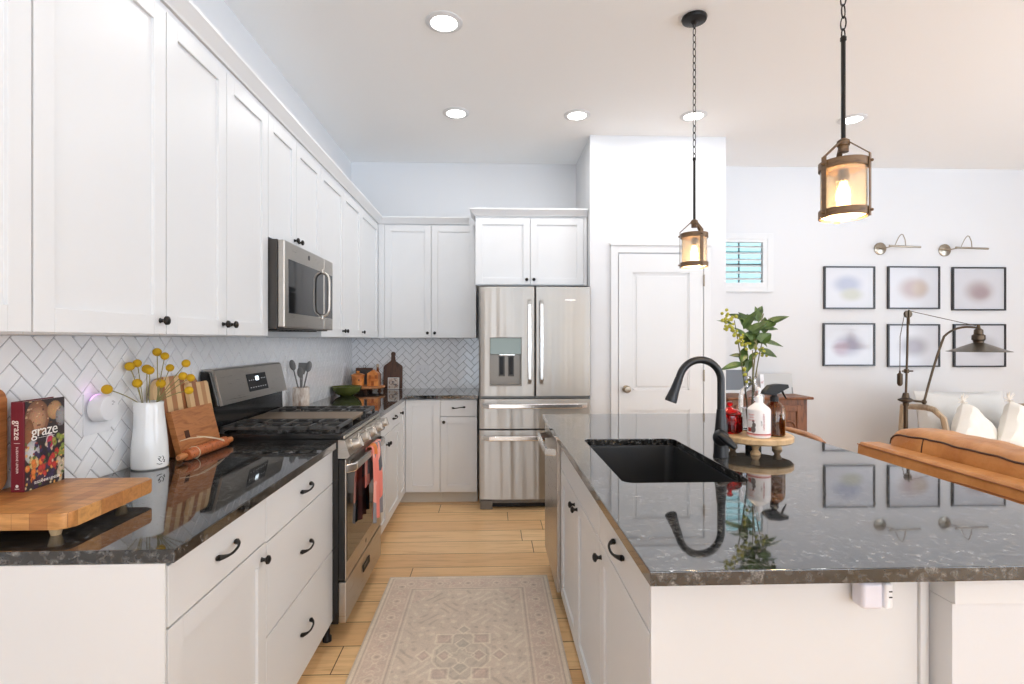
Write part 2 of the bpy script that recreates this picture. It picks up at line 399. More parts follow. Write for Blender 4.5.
for z in (.25, 1.08, 1.86):
    h = MB(); h.box(DX1-.002, DX1+.012, yf-.016, yf-.008, z-.045, z+.045, .003).tube([(DX1+.005, yf-.018, z-.048), (DX1+.005, yf-.018, z+.048)], .005); h.build('hinge', M['nickel'], dr)

# small window with plantation shutter
wn = thing('window_1', 'small window with white plantation shutter and teal daylight', 'window', ((WX0+WX1)/2, YB, WZ0), kind='structure')
f = MB()
for a in ((WX0-.055, WX0, WZ0-.055, WZ1+.055), (WX1, WX1+.055, WZ0-.055, WZ1+.055), (WX0, WX1, WZ0-.055, WZ0), (WX0, WX1, WZ1, WZ1+.055)): f.box(a[0], a[1], YB-.02, YB+.01, a[2], a[3], .003)
f.build('window_frame', M['trim'], wn)
f = MB()
for a in ((WX0, WX0+.03, WZ0, WZ1), (WX1-.045, WX1, WZ0, WZ1), (WX0+.0305, WX1-.0455, WZ0, WZ0+.035), (WX0+.0305, WX1-.0455, WZ1-.03, WZ1)): f.box(a[0], a[1], YB-.016, YB+.03, a[2], a[3], .001)
f.build('shutter_frame', M['trim'], wn)
for i in range(6):
    z = WZ0+.075+i*.062
    f = MB(); f.box(WX0+.034, WX1-.049, -.03, .03, -.004, .004, .003, X=Matrix.Translation((0, YB+.016, z)) @ Matrix.Rotation(math.radians(24), 4, 'X')); f.build('louver', M['trim'], wn)
f = MB(); f.box(WX0+.001, WX1-.001, YB+.09, YB+.094, WZ0+.001, WZ1-.001); f.build('glass_pane', M['pane'], wn)
f = MB()
for x in (2.2, 2.43): f.box(x-.007, x+.007, YB+.082, YB+.089, WZ0+.001, WZ1-.001)
f.box(WX0+.001, WX1-.001, YB+.082, YB+.089, 2.11, 2.122); f.build('muntin', mat('bronze_muntin', sr(95, 100, 100), .5), wn)
ex = MB().box(-.5, 6, YB+1.6, YB+1.7, -.5, 5)
for z in range(22): ex.box(-.5, 6, YB+1.575, YB+1.6, z*.25-.5, z*.25-.27)
struct('exterior_siding', ex, mat('teal_siding', sr(146, 170, 168), .8), 'pale teal neighbouring wall seen through the small window', 'exterior wall')

# herringbone tile backsplash
M['grout'] = mat('grey_grout', sr(150, 147, 144), .8)
M['tile'] = mat('white_glazed_tile', sr(243, 243, 244), .1)
def backsplash(name, Mx, w_, h_, holes, label):
    t = thing(name, label, 'backsplash', Mx @ Vector((w_/2, 0, 0)), kind='structure')
    g = MB(Mx); g.box(0, w_, 0, h_, 0, .004); g.build('grout', M['grout'], t)
    W_ = .0508; bm = bmesh.new(); rnd = random.Random(3); q = math.sqrt(.5)
    n = int((w_+h_)/W_)+4
    for x in range(-n, n):
        for y in range(-n, n):
            k_ = (x-y) % 4
            if k_ == 0: r = (x, y, x+2, y+1)
            elif k_ == 3: r = (x, y, x+1, y+2)
            else: continue
            cx_, cy_ = (r[0]+r[2])/2*W_, (r[1]+r[3])/2*W_
            u0, v0 = (cx_-cy_)*q, (cx_+cy_)*q
            if u0 < -.08 or u0 > w_+.08 or v0 < -.08 or v0 > h_+.08: continue
            hx, hy = (r[2]-r[0])/2*W_-.0013, (r[3]-r[1])/2*W_-.0013
            tx, ty = rnd.uniform(-.007, .007), rnd.uniform(-.007, .007)
            rr = []
            for ins, z in ((0, .002), (.0002, .0068), (.0022, .008)):
                ring = []
                for sx, sy in ((-1, -1), (1, -1), (1, 1), (-1, 1)):
                    a, b = sx*(hx-ins), sy*(hy-ins)
                    zz = z+(a*tx+b*ty if z > .005 else 0)
                    ring.append(bm.verts.new((((cx_+a)-(cy_+b))*q, ((cx_+a)+(cy_+b))*q, zz)))
                rr.append(ring)
            for A, B in zip(rr, rr[1:]):
                for i in range(4): bm.faces.new((A[i], A[(i+1) % 4], B[(i+1) % 4], B[i]))
            bm.faces.new(rr[-1])
    for co, no in (((0, 0, 0), (-1, 0, 0)), ((w_, 0, 0), (1, 0, 0)), ((0, 0, 0), (0, -1, 0)), ((0, h_, 0), (0, 1, 0))):
        bmesh.ops.bisect_plane(bm, geom=bm.verts[:]+bm.edges[:]+bm.faces[:], plane_co=co, plane_no=no, clear_outer=True)
    m_ = MB(Mx); m_.merge(bm); m_.build('tiles', M['tile'], t, smooth=False)
    return t
backsplash('trim_1', frame((XW, .72, .9145), (0, 1, 0), (0, 0, 1), (1, 0, 0)), YB-.72, .472, [], 'white herringbone tile backsplash on the wall behind the range')
backsplash('trim_2', frame((XW+.009, YB, .9145), (1, 0, 0), (0, 0, 1), (0, -1, 0)), 1.19, .472, [], 'white herringbone tile backsplash on the short wall beside the refrigerator')

# ================================================================ CABINETS
def knob(parent, Mx, u, v):
    MB(Mx).lathe([(0, 0), (.008, 0), (.006, .004), (.005, .010), (.008, .014), (.0138, .018), (.013, .024), (.007, .0275), (0, .028)], (u, v, 0), 16).build('knob', M['bronze'], parent)
def pull(parent, Mx, u, v):
    m_ = MB(Mx); L = .048
    pts, rs = [], []
    for i in range(13):
        s = -1+i/6; a = abs(s)
        pts.append((u+s*L, v+.004*math.sin(s*2.2), .006+.021*(1-a**2.6))); rs.append(.0036+.004*max(0, a-.7)/.3+.001*(a > .6))
    m_.tube(pts, rs, 8)
    for s in (-1, 1): m_.ball((u+s*L, v+.004*math.sin(s*2.2), .004), .009, (1.1, .8, .5), 10)
    m_.build('pull_handle', M['bronze'], parent)
def shaker(parent, Mx, u0, u1, v0, v1, kn=None, name='door', st=.056):
    m_ = MB(Mx)
    m_.box(u0+st-.002, u1-st+.002, v0+st-.002, v1-st+.002, -.018, -.009)
    B = .0012
    m_.box(u0, u0+st, v0, v1, -.0195, 0, B).box(u1-st, u1, v0, v1, -.0195, 0, B)
    m_.box(u0+st, u1-st, v0, v0+st, -.0195, 0, B).box(u0+st, u1-st, v1-st, v1, -.0195, 0, B)
    o = m_.build(name, M['cab'], parent)
    if kn: knob(o, Mx, *kn)
    return o
def drawer(parent, Mx, u0, u1, v0, v1, hw='pull', name='drawer'):
    o = MB(Mx).box(u0, u1, v0, v1, -.0195, 0, .0018).build(name, M['cab'], parent)
    if hw == 'pull': pull(o, Mx, (u0+u1)/2, (v0+v1)/2+.004)
    return o
XF = -.716
FL = frame((XF, 0, 0), (0, 1, 0), (0, 0, 1), (1, 0, 0))       # left run: u = y, v = z, facing +x
G = .0015
def base_body(c, x0, x1, y0, y1, toe, facing):
    m_ = MB().box(x0, x1, y0, y1, .1, .883)
    o = m_.build('body', M['cab'], c)
    t = MB()
    if facing == 'x': t.box(x0, x1-.06, y0, y1, 0, .0995)
    elif facing == '-y': t.box(x0, x1, y0+.06, y1, 0, .0995)
    elif facing == '-x': t.box(x0+.06, x1, y0, y1, 0, .0995)
    t.build('toe_kick', M['toe'], c)
    return o
# near-left base: one drawer over one door
c = thing('base_cabinet', 'white base cabinet with one drawer over one door at the counter near end', 'cabinet', (-1.02, 1.45, 0))
base_body(c, -1.318, -.7365, 1.182, 1.6895, 1, 'x')
MB().box(-1.318, -.718, 1.176, 1.1815, 0, .883).build('end_panel', M['cab'], c)
drawer(c, FL, 1.184+G, 1.688, .737, .874)
shaker(c, FL, 1.184+G, 1.688, .108, .732, (1.655, .69))
c = thing('base_cabinet', 'white base cabinet with three stacked drawers left of the range', 'cabinet', (-1.02, 2.03, 0))
base_body(c, -1.318, -.7365, 1.6905, 2.3835, 1, 'x')
for a, b in ((.731, .874), (.429, .726), (.108, .424)): drawer(c, FL, 1.692, 2.383, a, b)
c = thing('base_cabinet', 'white base cabinet with two drawers over two doors right of the range', 'cabinet', (-1.02, 3.63, 0))
base_body(c, -1.318, -.7365, 3.150, 4.0995, 1, 'x')
for a, b in ((3.152, 3.612), (3.616, 4.097)):
    drawer(c, FL, a, b, .731, .874)
shaker(c, FL, 3.152, 3.612, .108, .726, (3.582, .66)); shaker(c, FL, 3.616, 4.097, .108, .726, (3.646, .66))
YF = 4.370
FB = frame((0, YF, 0), (1, 0, 0), (0, 0, 1), (0, -1, 0))      # back run
c = thing('corner_cabinet', 'white corner base cabinet with folding doors where the two counters meet', 'cabinet', (-1.0, 4.5, 0))
m_ = MB().box(-1.318, -.7365, 4.1005, 4.979, .1, .883).box(-.7365, -.4285, 4.3905, 4.979, .1, .883); m_.build('body', M['cab'], c)
MB().box(-1.318, -.7965, 4.1005, 4.979, 0, .0995).box(-.7965, -.4285, 4.45, 4.979, 0, .0995).build('toe_kick', M['toe'], c)
shaker(c, FL, 4.102, 4.366, .108, .874, (4.13, .80)); shaker(c, FB, -.713, -.430, .108, .874)
c = thing('base_cabinet', 'white base cabinet with one drawer over one door beside the refrigerator', 'cabinet', (-.27, 4.6, 0))
base_body(c, -.4275, -.120, 4.3905, 4.979, 1, '-y')
drawer(c, FB, -.4265, -.122, .737, .874); shaker(c, FB, -.4265, -.122, .108, .732, (-.397, .69))

# counters
def slab(poly, name, label, hole=None):
    t = bmesh.new()
    def loop(pts):
        v_ = [t.verts.new((x, y, .8835)) for x, y in pts]
        return [t.edges.new((v_[i], v_[(i+1) % len(v_)])) for i in range(len(v_))]
    e = loop(poly)
    if hole: e += loop(hole)
    bmesh.ops.triangle_fill(t, use_beauty=True, edges=e)
    r = bmesh.ops.extrude_face_region(t, geom=t.faces[:])
    bmesh.ops.translate(t, verts=[g for g in r['geom'] if isinstance(g, bmesh.types.BMVert)], vec=(0, 0, .0305))
    bmesh.ops.recalc_face_normals(t, faces=t.faces)
    be = [x for x in t.edges if len(x.link_faces) == 2 and abs(x.verts[0].co.z-x.verts[1].co.z) < 1e-6 and abs(x.link_faces[0].normal.dot(x.link_faces[1].normal)) < .1]
    bmesh.ops.bevel(t, geom=be, offset=.003, segments=2, affect='EDGES', profile=.5)
    m_ = MB(); m_.merge(t); return tag(m_.build(name, M['granite'], smooth=True, ang=30), label, 'countertop')
slab([(-1.310, 1.175), (-.697, 1.175), (-.697, 2.381), (-1.310, 2.381)], 'countertop', 'dark speckled granite countertop left of the range under the cutting boards')
slab([(-1.310, 3.149), (-.697, 3.149), (-.697, 4.345), (-.113, 4.345), (-.113, 4.970), (-1.310, 4.970)], 'countertop', 'dark speckled granite L-shaped countertop in the far kitchen corner')

# upper cabinets, left wall
XU = -1.0; FU = frame((XU, 0, 0), (0, 1, 0), (0, 0, 1), (1, 0, 0)); ZB, ZT = 1.388, 2.385
def upper(y0, y1, splits, kn, label, z0=ZB, name='wall_cabinet'):
    c = thing(name, label, 'cabinet', (-1.16, (y0+y1)/2, z0))
    MB().box(-1.318, XU-.0205, y0+.0005, y1-.0005, z0, 2.40).build('body', M['cab'], c)
    ys_ = [y0]+splits+[y1]
    for i, (a, b) in enumerate(zip(ys_, ys_[1:])):
        kk = kn[i]; kk = None if kk is None else ((a+.03 if kk < 0 else b-.03), z0+.045)
        shaker(c, FU, a+.002, b-.002, z0+.004, ZT, kk)
    return c
upper(.72, 1.176, [], [None], 'white wall cabinet cut off by the photo edge, nearest the viewer')
upper(1.177, 1.646, [], [1], 'white single-door wall cabinet above the cookbook and white jug')
upper(1.647, 2.380, [2.014], [1, -1], 'white two-door wall cabinet immediately left of the microwave')
upper(2.381, 3.105, [2.72], [1, -1], 'short white two-door wall cabinet above the microwave', z0=1.832)
upper(3.106, 3.58, [], [1], 'white single-door wall cabinet immediately right of the microwave')
upper(3.581, 4.645, [4.05], [-1, -1], 'white two-door wall cabinet by the kitchen corner')
FUB = frame((0, 4.65, 0), (1, 0, 0), (0, 0, 1), (0, -1, 0))
c = thing('wall_cabinet', 'white two-door wall cabinet on the back wall left of the refrigerator', 'cabinet', (-.56, 4.82, ZB))
MB().box(-1.318, -.1365, 4.6705, 4.979, ZB, 2.40).box(-.999, -.945, 4.652, 4.6705, ZB, 2.40).build('body', M['cab'], c)
shaker(c, FUB, -.943, -.536, ZB+.004, ZT, (-.566, ZB+.045)); shaker(c, FUB, -.532, -.138, ZB+.004, ZT, (-.502, ZB+.045))
FF = frame((0, 4.36, 0), (1, 0, 0), (0, 0, 1), (0, -1, 0))
c = thing('fridge_cabinet', 'white two-door cabinet above the stainless refrigerator', 'cabinet', (.32, 4.7, 1.83))
MB().box(-.1355, .799, 4.3805, 4.979, 1.828, 2.40).build('body', M['cab'], c)
MB().box(.772, .799, 4.362, 4.380, 1.828, 2.40, .001).build('filler', M['cab'], c)
shaker(c, FF, -.133, .320, 1.834, ZT+.005, (.292, 1.875)); shaker(c, FF, .324, .770, 1.834, ZT+.005, (.352, 1.875))

def crown(pts, zt, name, label, ends=False):   # sweep a crown profile along a horizontal path whose outward side is to the right of travel
    prof = [(0, 0), (.012, 0), (.016, .012), (.038, .04), (.044, .046), (.044, .058), (0, .058)]
    t = bmesh.new(); P = [Vector((x, y)) for x, y in pts]; rings = []
    for i, p in enumerate(P):
        d0 = (P[i]-P[i-1]).normalized() if i else (P[1]-P[0]).normalized(); d1 = (P[i+1]-P[i]).normalized() if i < len(P)-1 else d0
        n0, n1 = Vector((d0.y, -d0.x)), Vector((d1.y, -d1.x)); b = (n0+n1).normalized(); s = 1/max(.3, b.dot(n0))
        rings.append([t.verts.new((p.x+b.x*s*a, p.y+b.y*s*a, zt-.058+z)) for a, z in prof])
    for A, B in zip(rings, rings[1:]):
        for i in range(len(prof)): t.faces.new((A[i], A[(i+1) % len(prof)], B[(i+1) % len(prof)], B[i]))
    t.faces.new(rings[0]); t.faces.new(rings[-1][::-1])
    m_ = MB(); m_.merge(t); return struct(name, m_, M['trim'], label, 'moulding')
crown([(-.999, .72), (-.999, 4.649), (-.2, 4.649)], 2.455, 'trim_3', 'white crown moulding along the top of the wall cabinets')
crown([(-.1365, 4.6), (-.1365, 4.359), (.799, 4.359)], 2.463, 'trim_4', 'white crown moulding on top of the refrigerator cabinet')

# ================================================================ REFRIGERATOR
F = frame((0, 4.20, 0), (1, 0, 0), (0, 0, 1), (0, -1, 0))
RX0, RX1, RXM = -.103, .803, .350
r = thing('refrigerator', 'stainless steel french-door refrigerator with ice dispenser', 'refrigerator', ((RX0+RX1)/2, 4.5, 0))
MB().box(RX0+.004, RX1-.004, 4.272, 4.93, .04, 1.79, .003).build('body', mat('fridge_grey', sr(120, 118, 115), .4, .5), r)
MB().box(RX0+.02, RX1-.02, 4.275, 4.30, .012, .0395).build('kick_grille', M['blackp'], r)
for x in (RX0+.06, RX1-.06): MB().box(x-.05, x+.05, 4.235, 4.271, .001, .075, .004).build('foot', mat('foot_grey', sr(110, 106, 100), .4, .5), r)
dx0, dx1, dz0, dz1 = -.016, .242, 1.00, 1.392
def curved_front(u0, u1, v0, v1, holes=None, bow=.012):
    # steel front panel with a slight horizontal crown, rounded vertical edges
    m_ = MB(F); uc = (RX0+RX1)/2; hw = (RX1-RX0)/2
    def zf(u): return 0-bow*((u-uc)/hw)**2
    us = [u0, u0+.004, u0+.012]+[u0+.012+(u1-u0-.024)*i/14 for i in range(1, 14)]+[u1-.012, u1-.004, u1]
    poly = [(u0, -.069)]+[(u, zf(u)-(.010 if u in (u0, u1) else .003 if u in (u0+.004, u1-.004) else 0)) for u in us]+[(u1, -.069)]
    P = Matrix(((1, 0, 0, 0), (0, 0, 1, 0), (0, 1, 0, 0), (0, 0, 0, 1)))
    if not holes: m_.prism(poly, v0, v1, X=P)
    return m_
# left door: built as pieces around the dispenser opening, in one mesh
def front_piece(m_, a, b, v0, v1, edgeL, edgeR):
    uc = (RX0+RX1)/2; hw = (RX1-RX0)/2; zf = lambda u: -.012*((u-uc)/hw)**2
    us = ([a, a+.004, a+.012] if edgeL else [a])+[a+.012+(b-a-.024)*i/8 for i in range(1, 8)]+([b-.012, b-.004, b] if edgeR else [b])
    poly = [(a, -.069)]
    for i, u in enumerate(us):
        z = zf(u)
        if edgeL: z -= .010 if i == 0 else .003 if i == 1 else 0
        if edgeR: z -= .010 if i == len(us)-1 else .003 if i == len(us)-2 else 0
        poly.append((u, z))
    poly.append((b, -.069))
    m_.prism(poly, v0, v1, X=Matrix(((1, 0, 0, 0), (0, 0, 1, 0), (0, 1, 0, 0), (0, 0, 0, 1))))
m_ = MB(F)
front_piece(m_, RX0, dx0, .921, 1.801, True, False); front_piece(m_, dx1, RXM-.003, .921, 1.801, False, True)
front_piece(m_, dx0, dx1, .921, dz0, False, False); front_piece(m_, dx0, dx1, dz1, 1.801, False, False)
ld = m_.build('door', M['fsteel'], r)
disp = MB(F)
disp.box(dx0, dx1, dz0, dz1, -.068, -.063).box(dx0, dx0+.006, dz0, dz1, -.063, -.006).box(dx1-.006, dx1, dz0, dz1, -.063, -.006).box(dx0+.006, dx1-.006, dz0, dz0+.012, -.063, -.002)
dd = tag(disp.build('dispenser', mat('dispenser_grey', sr(118, 112, 104), .35, .5), ld), 'recessed dark grey ice and water dispenser')
MB(F).box(dx0+.002, dx1-.002, 1.255, dz1-.002, -.055, -.004, .004).build('control_panel', mat('panel_grey', sr(84, 88, 78), .15, .3), ld)
for u in (.067, .142): MB(F).box(u, u+.032, 1.09, 1.235, -.062, -.045, .004).build('paddle', M['blackp'], ld)
for u in (.058, .133): MB(F).box(u, u+.05, 1.075, 1.245, -.0628, -.058, .002).build('paddle_plate', M['dsteel'], ld)
MB(F).box(.06, .19, 1.245, 1.262, -.05, -.03, .004).build('spout', M['hsteel'], ld)
rd = curved_front(RXM+.003, RX1, .921, 1.801).build('door', M['fsteel'], r)
dw1 = curved_front(RX0, RX1, .659, .896).build('freezer_drawer', M['fsteel'], r)
dw2 = curved_front(RX0, RX1, .090, .645).build('freezer_drawer', M['fsteel'], r)
def bar(parent, p0, p1, wd, out=.05, Fm=F, m=M['hsteel'], bow=.008, base=0):
    p0, p1 = Vector(p0), Vector(p1); d_ = (p1-p0); L = d_.length; d_.normalize(); s = Vector((-d_.y, d_.x))
    m_ = MB(Fm); t = bmesh.new(); n = 16; rings = []
    for i in range(n+1):
        q = i/n; c_ = p0+d_*L*q; e = min(q, 1-q)*2; h = base+out*(1-(1-min(1, e*7))**2.2)+bow*math.sin(PI*q)
        th = .016
        ring = [(-wd/2, h-th), (-wd/2, h-.005), (-wd/2+.006, h), (wd/2-.006, h), (wd/2, h-.005), (wd/2, h-th)]
        rings.append([t.verts.new((c_.x+s.x*a, c_.y+s.y*a, max(b, base-.009))) for a, b in ring])
    for A, B in zip(rings, rings[1:]):
        for i in range(6): t.faces.new((A[i], A[(i+1) % 6], B[(i+1) % 6], B[i]))
    t.faces.new(rings[0]); t.faces.new(rings[-1][::-1]); m_.merge(t)
    return m_.build('handle', m, parent)
bar(ld, (.303, 1.015), (.303, 1.70), .030); bar(rd, (.400, 1.015), (.400, 1.70), .030)
bar(dw1, (RX0+.03, .845), (RX1-.03, .845), .038); bar(dw2, (RX0+.03, .588), (RX1-.03, .588), .038)
text('Whirlpool', .022, M['hsteel'], 'badge', rd, F @ Matrix.Translation((.63, 1.695, -.0045)), .001)

# ================================================================ MICROWAVE
FMw = frame((-.93, 0, 0), (0, 1, 0), (0, 0, 1), (1, 0, 0))
mw = thing('microwave', 'stainless over-the-range microwave below the short cabinet', 'microwave', (-1.1, 2.74, 1.42))
MB().box(-1.309, -.962, 2.386, 3.102, 1.424, 1.828, .002).build('body', M['dsteel'], mw)
vm = MB()
for y in [2.45+.05*i for i in range(12)]: vm.box(-1.2, -1.0, y, y+.03, 1.419, 1.4238)
vm.build('vent_grille', M['blackp'], mw)
m_ = MB(FMw)
Y0, Y1, YD = 2.386, 3.102, 2.945
m_.box(Y0, YD-.002, 1.430, 1.826, -.0315, 0, .006, 3)
md = m_.build('door', M['steel'], mw)
MB(FMw).box(Y0+.045, YD-.022, 1.497, 1.745, -.002, .0015, .001).build('window', M['glassblack'], md)
cp = MB(FMw).box(YD+.001, Y1, 1.430, 1.826, -.0315, 0, .006, 3).build('control_panel', M['steel'], mw)
MB(FMw).box(YD+.010, Y1-.012, 1.497, 1.745, -.002, .0012, .001).build('keypad', M['glassblack'], cp)
h = MB(FMw); pts = [(YD-.045, 1.50+.245*i/16, .004+.036*(1-abs(2*i/16-1)**8)) for i in range(17)]
h.tube(pts, .009, 10); h.box(YD-.062, YD-.028, 1.485, 1.508, 0, .014, .004).box(YD-.062, YD-.028, 1.737, 1.760, 0, .014, .004); h.build('handle', M['steel'], md)
MB(FMw).lathe([(0, 0), (.013, 0), (.013, .0015), (0, .002)], (2.70, 1.79, .0), 20).build('badge', M['dsteel'], md)

# ================================================================ RANGE
rg = thing('gas_range', 'stainless gas range with black grates between the white base cabinets', 'range', (-1.0, 2.765, 0))
Ya, Yb = 2.3855, 3.1445
MB().box(-1.30, -.692, Ya, Yb, .09, .922, .002).build('body', M['enamel'], rg)
for y in (Ya+.03, Yb-.03):
    for x in (-1.25, -.75): fm = MB(); fm.lathe([(0, .001), (.02, .001), (.02, .02), (.012, .03), (.012, .09), (0, .09)], (x, y, 0), 12); fm.build('foot', M['blackp'], rg)
MB().box(-1.235, -.672, Ya, Yb, .9225, .952, .006).build('cooktop', M['enamel'], rg)
MB().box(-.6715, -.663, Ya+.002, Yb-.002, .925, .94, .003).build('front_trim', M['steel'], rg)
# burners
for x, y, s in ((-1.10, 2.55, 1), (-.82, 2.55, 1.2), (-1.10, 2.98, 1.2), (-.82, 2.98, .9), (-.96, 2.765, 1)):
    MB().lathe([(0, .9525), (.052*s, .9525), (.05*s, .958), (.036*s, .960), (.036*s, .966), (.034*s, .970), (0, .971)], (x, y, 0), 24).build('burner', M['iron'], rg)
def grate(y0, y1):
    m_ = MB(); x0, x1 = -1.215, -.70; z = .983; b = .007
    def br(xa, ya, xb, yb): m_.box(min(xa, xb)-b, max(xa, xb)+b, min(ya, yb)-b, max(ya, yb)+b, z-.016, z, .0025)
    br(x0, y0, x1, y0); br(x0, y1, x1, y1); br(x0, y0, x0, y1); br(x1, y0, x1, y1)
    ym = (y0+y1)/2; xm = (x0+x1)/2; br(xm, y0, xm, y1)
    for xc in ((x0+xm)/2, (xm+x1)/2):
        br(xc, y0, xc, ym-.03); br(xc, ym+.03, xc, y1)
        br(xc-.11, ym, xc-.03, ym); br(xc+.03, ym, xc+.11, ym)
        br(xc-.065, y0, xc-.065, y0+.05); br(xc+.065, y0, xc+.065, y0+.05); br(xc-.065, y1-.05, xc-.065, y1); br(xc+.065, y1-.05, xc+.065, y1)
    for x in (x0, xm, x1):
        for y in (y0, y1): m_.box(x-b, x+b, y-b, y+b, .9525, z-.01)
    return m_.build('grate', M['iron'], rg)
grate(Ya+.018, Ya+.245); grate(Yb-.245, Yb-.018)
gm = MB().box(-1.215, -.70, Ya+.262, Yb-.262, .965, .983, .005); 
for x in (-1.2, -.715):
    for y in (Ya+.28, Yb-.28): gm.box(x-.006, x+.006, y-.006, y+.006, .9525, .966)
gm.build('griddle', mat('griddle_grey', sr(136, 118, 98), .42, .3), rg)
# control panel, slanted, with five knobs
cpn = MB().prism([(-.692, .921), (-.664, .921), (-.640, .850), (-.652, .838), (-.692, .838)], Ya, Yb, plane='xz').build('control_panel', M['steel'], rg)
nrm = Vector((.071, 0, .024)).normalized()
FK = frame((-.652, 0, .886), (0, 1, 0), tuple(nrm.cross(Vector((0, 1, 0)))), tuple(nrm))
for i in range(5):
    y = Ya+.085+i*.148
    kn_ = MB(FK); kn_.lathe([(0, 0), (.030, 0), (.030, .006), (.0255, .009), (.0235, .040), (.020, .044), (0, .044)], (y, 0, 0), 24); kn_.box(y-.006, y+.006, -.023, .023, .041, .052, .002)
    ko = kn_.build('control_knob', M['steel'], rg)
    MB(FK).box(y-.0025, y+.0025, -.022, .022, .0521, .0526).build('pointer', M['blackp'], ko)
# oven door
od = MB().box(-.691, -.6625, Ya+.003, Yb-.003, .285, .832, .004).build('oven_door', M['enamel'], rg)
MB().box(-.6622, -.658, Ya+.003, Yb-.003, .285, .832, .0015).build('steel_front', M['steel'], od)
MB().box(-.6585, -.6562, Ya+.018, Yb-.018, .365, .772, .001).build('window', M['glassblack'], od)
vs = MB()
for i in range(4): vs.box(-.668, -.655, Ya+.06, Yb-.06, .812-i*.0075, .8155-i*.0075)
vs.build('vent_slots', M['steel'], od)
FO = frame((-.658, 0, 0), (0, 1, 0), (0, 0, 1), (1, 0, 0))
bar(od, (Ya+.012, .787), (Yb-.012, .787), .038, .034, FO, M['hsteel'], .004)
MB(FO).lathe([(0, 0), (.012, 0), (.012, .001), (0, .0015)], (2.765, .325, .0), 16).build('badge', M['dsteel'], od)
sd = MB().box(-.691, -.658, Ya+.003, Yb-.003, .095, .277, .004).build('storage_drawer', M['steel'], rg)
pp = MB(FO); pp.box(2.70, 2.83, .215, .221, -.001, .006, .001).box(2.70, 2.83, .185, .191, -.001, .006, .001).box(2.70, 2.706, .185, .221, -.001, .006, .001).box(2.824, 2.83, .185, .221, -.001, .006, .001); pp.box(2.706, 2.824, .191, .215, -.001, .001)
pp.build('pull_recess', M['dsteel'], sd)
# back guard
MB().prism([(-1.302, .9525), (-1.236, .9525), (-1.240, 1.075), (-1.225, 1.078), (-1.262, 1.225), (-1.302, 1.232)], Ya, Yb, plane='xz').build('backguard', M['enamel'], rg)
gp = MB().prism([(-1.2245, 1.074), (-1.212, 1.078), (-1.248, 1.232), (-1.258, 1.240), (-1.30, 1.240), (-1.30, 1.2335), (-1.2605, 1.2275)], Ya+.018, Yb+.001, bev=.001, plane='xz').build('control_fascia', M['steel'], rg)
n2 = Vector((.154, 0, .036)).normalized()
FG = frame((-1.230, 0, 1.155), (0, 1, 0), (-.036/.158, 0, .154/.158), tuple(n2))
dp = MB(FG).box(2.685, 2.905, -.045, .045, -.002, .0025, .001).build('display', M['blackp'], gp)
MB(FG).box(2.775, 2.812, .008, .030, .0026, .003).build('clock', M['led'], dp)
kk = MB(FG)
for i in range(7): kk.box(2.70+i*.028, 2.712+i*.028, -.028, -.024, .0026, .003)
for i in range(3): kk.box(2.70+i*.022, 2.71+i*.022, .010, .014, .0026, .003); kk.box(2.84+i*.02, 2.85+i*.02, .014, .018, .0026, .003)
kk.build('key_marks', M['whitep'], dp)

# oven towel, draped over the oven handle at its far end
def towel_mat():
    m = mat('towel_print', (.8, .3, .2), .9)
    v = coords(m, (1.6, 1.6, .9)); vo = node(m, 'ShaderNodeTexVoronoi'); vo.inputs['Scale'].default_value = 10; link(m, v, vo.inputs['Vector'])
    s = node(m, 'ShaderNodeSeparateColor'); link(m, vo.outputs['Color'], s.inputs[0])
    r_ = ramp(m, s.outputs[0], [(0, sr(236, 138, 124)), (.34, sr(138, 136, 140)), (.58, sr(240, 168, 154)), (.82, sr(226, 134, 70)), (.93, sr(96, 98, 104))]); r_.color_ramp.interpolation = 'CONSTANT'
    link(m, r_.outputs[0], bsdf(m).inputs['Base Color']); return m
def tw(u, v_):
    # v_ runs from the inner hem up over the bar and down outside; u across
    y = 2.73+.215*u+.012*math.sin(v_*3)
    L1, L2 = .20, .38; s = v_*(L1+L2+.07)-L1
    zt = .808; w1 = .004*math.sin(u*18)+.003*math.sin(u*37)
    if s < 0: x, z = -.6545+w1*.3, zt+s
    elif s < .07:
        a = PI*s/.07; x = -.6365-.018*math.cos(a); z = zt+.012*math.sin(a)
    else:
        q = s-.07; x = -.6185+.008*min(1, q*6)+w1*(1+q*5); z = zt-q; y += (u-.5)*q*.08
    return (x, y, z)
t_ = MB(); t_.sheet(tw, 24, 40, .002)
tag(t_.build('tea_towel', towel_mat()), 'coral and grey patterned towel hanging on the oven handle', 'towel')
# ================================================================ ISLAND
XI = .345
FI = frame((XI, 0, 0), (0, 1, 0), (0, 0, 1), (-1, 0, 0))       # u = y, v = z, facing -x
c = thing('sink_cabinet', 'white island sink cabinet with two doors under a false front', 'cabinet', (.65, 2.13, 0))
sb = MB()
sb.box(XI+.0205, .93, 1.667, 1.69, .1, .883).box(XI+.0205, .93, 2.571, 2.594, .1, .883).box(XI+.0205, .93, 1.69, 2.571, .1, .12).box(.915, .93, 1.69, 2.571, .12, .883)
sb.box(XI+.0205, XI+.04, 1.69, 2.571, .12, .883)
sb.build('body', M['cab'], c); MB().box(XI+.08, .93, 1.667, 2.594, 0, .0995).build('toe_kick', M['toe'], c)
drawer(c, FI, 1.668, 2.593, .737, .874, None, 'false_front')
shaker(c, FI, 1.668, 2.129, .108, .732, (2.099, .69)); shaker(c, FI, 2.133, 2.593, .108, .732, (2.163, .69))
c = thing('base_cabinet', 'white island cabinet with one drawer over one door at the near corner', 'cabinet', (.65, 1.37, 0))
MB().box(XI+.0205, .94, 1.1345, 1.6655, .1, .883).build('body', M['cab'], c)
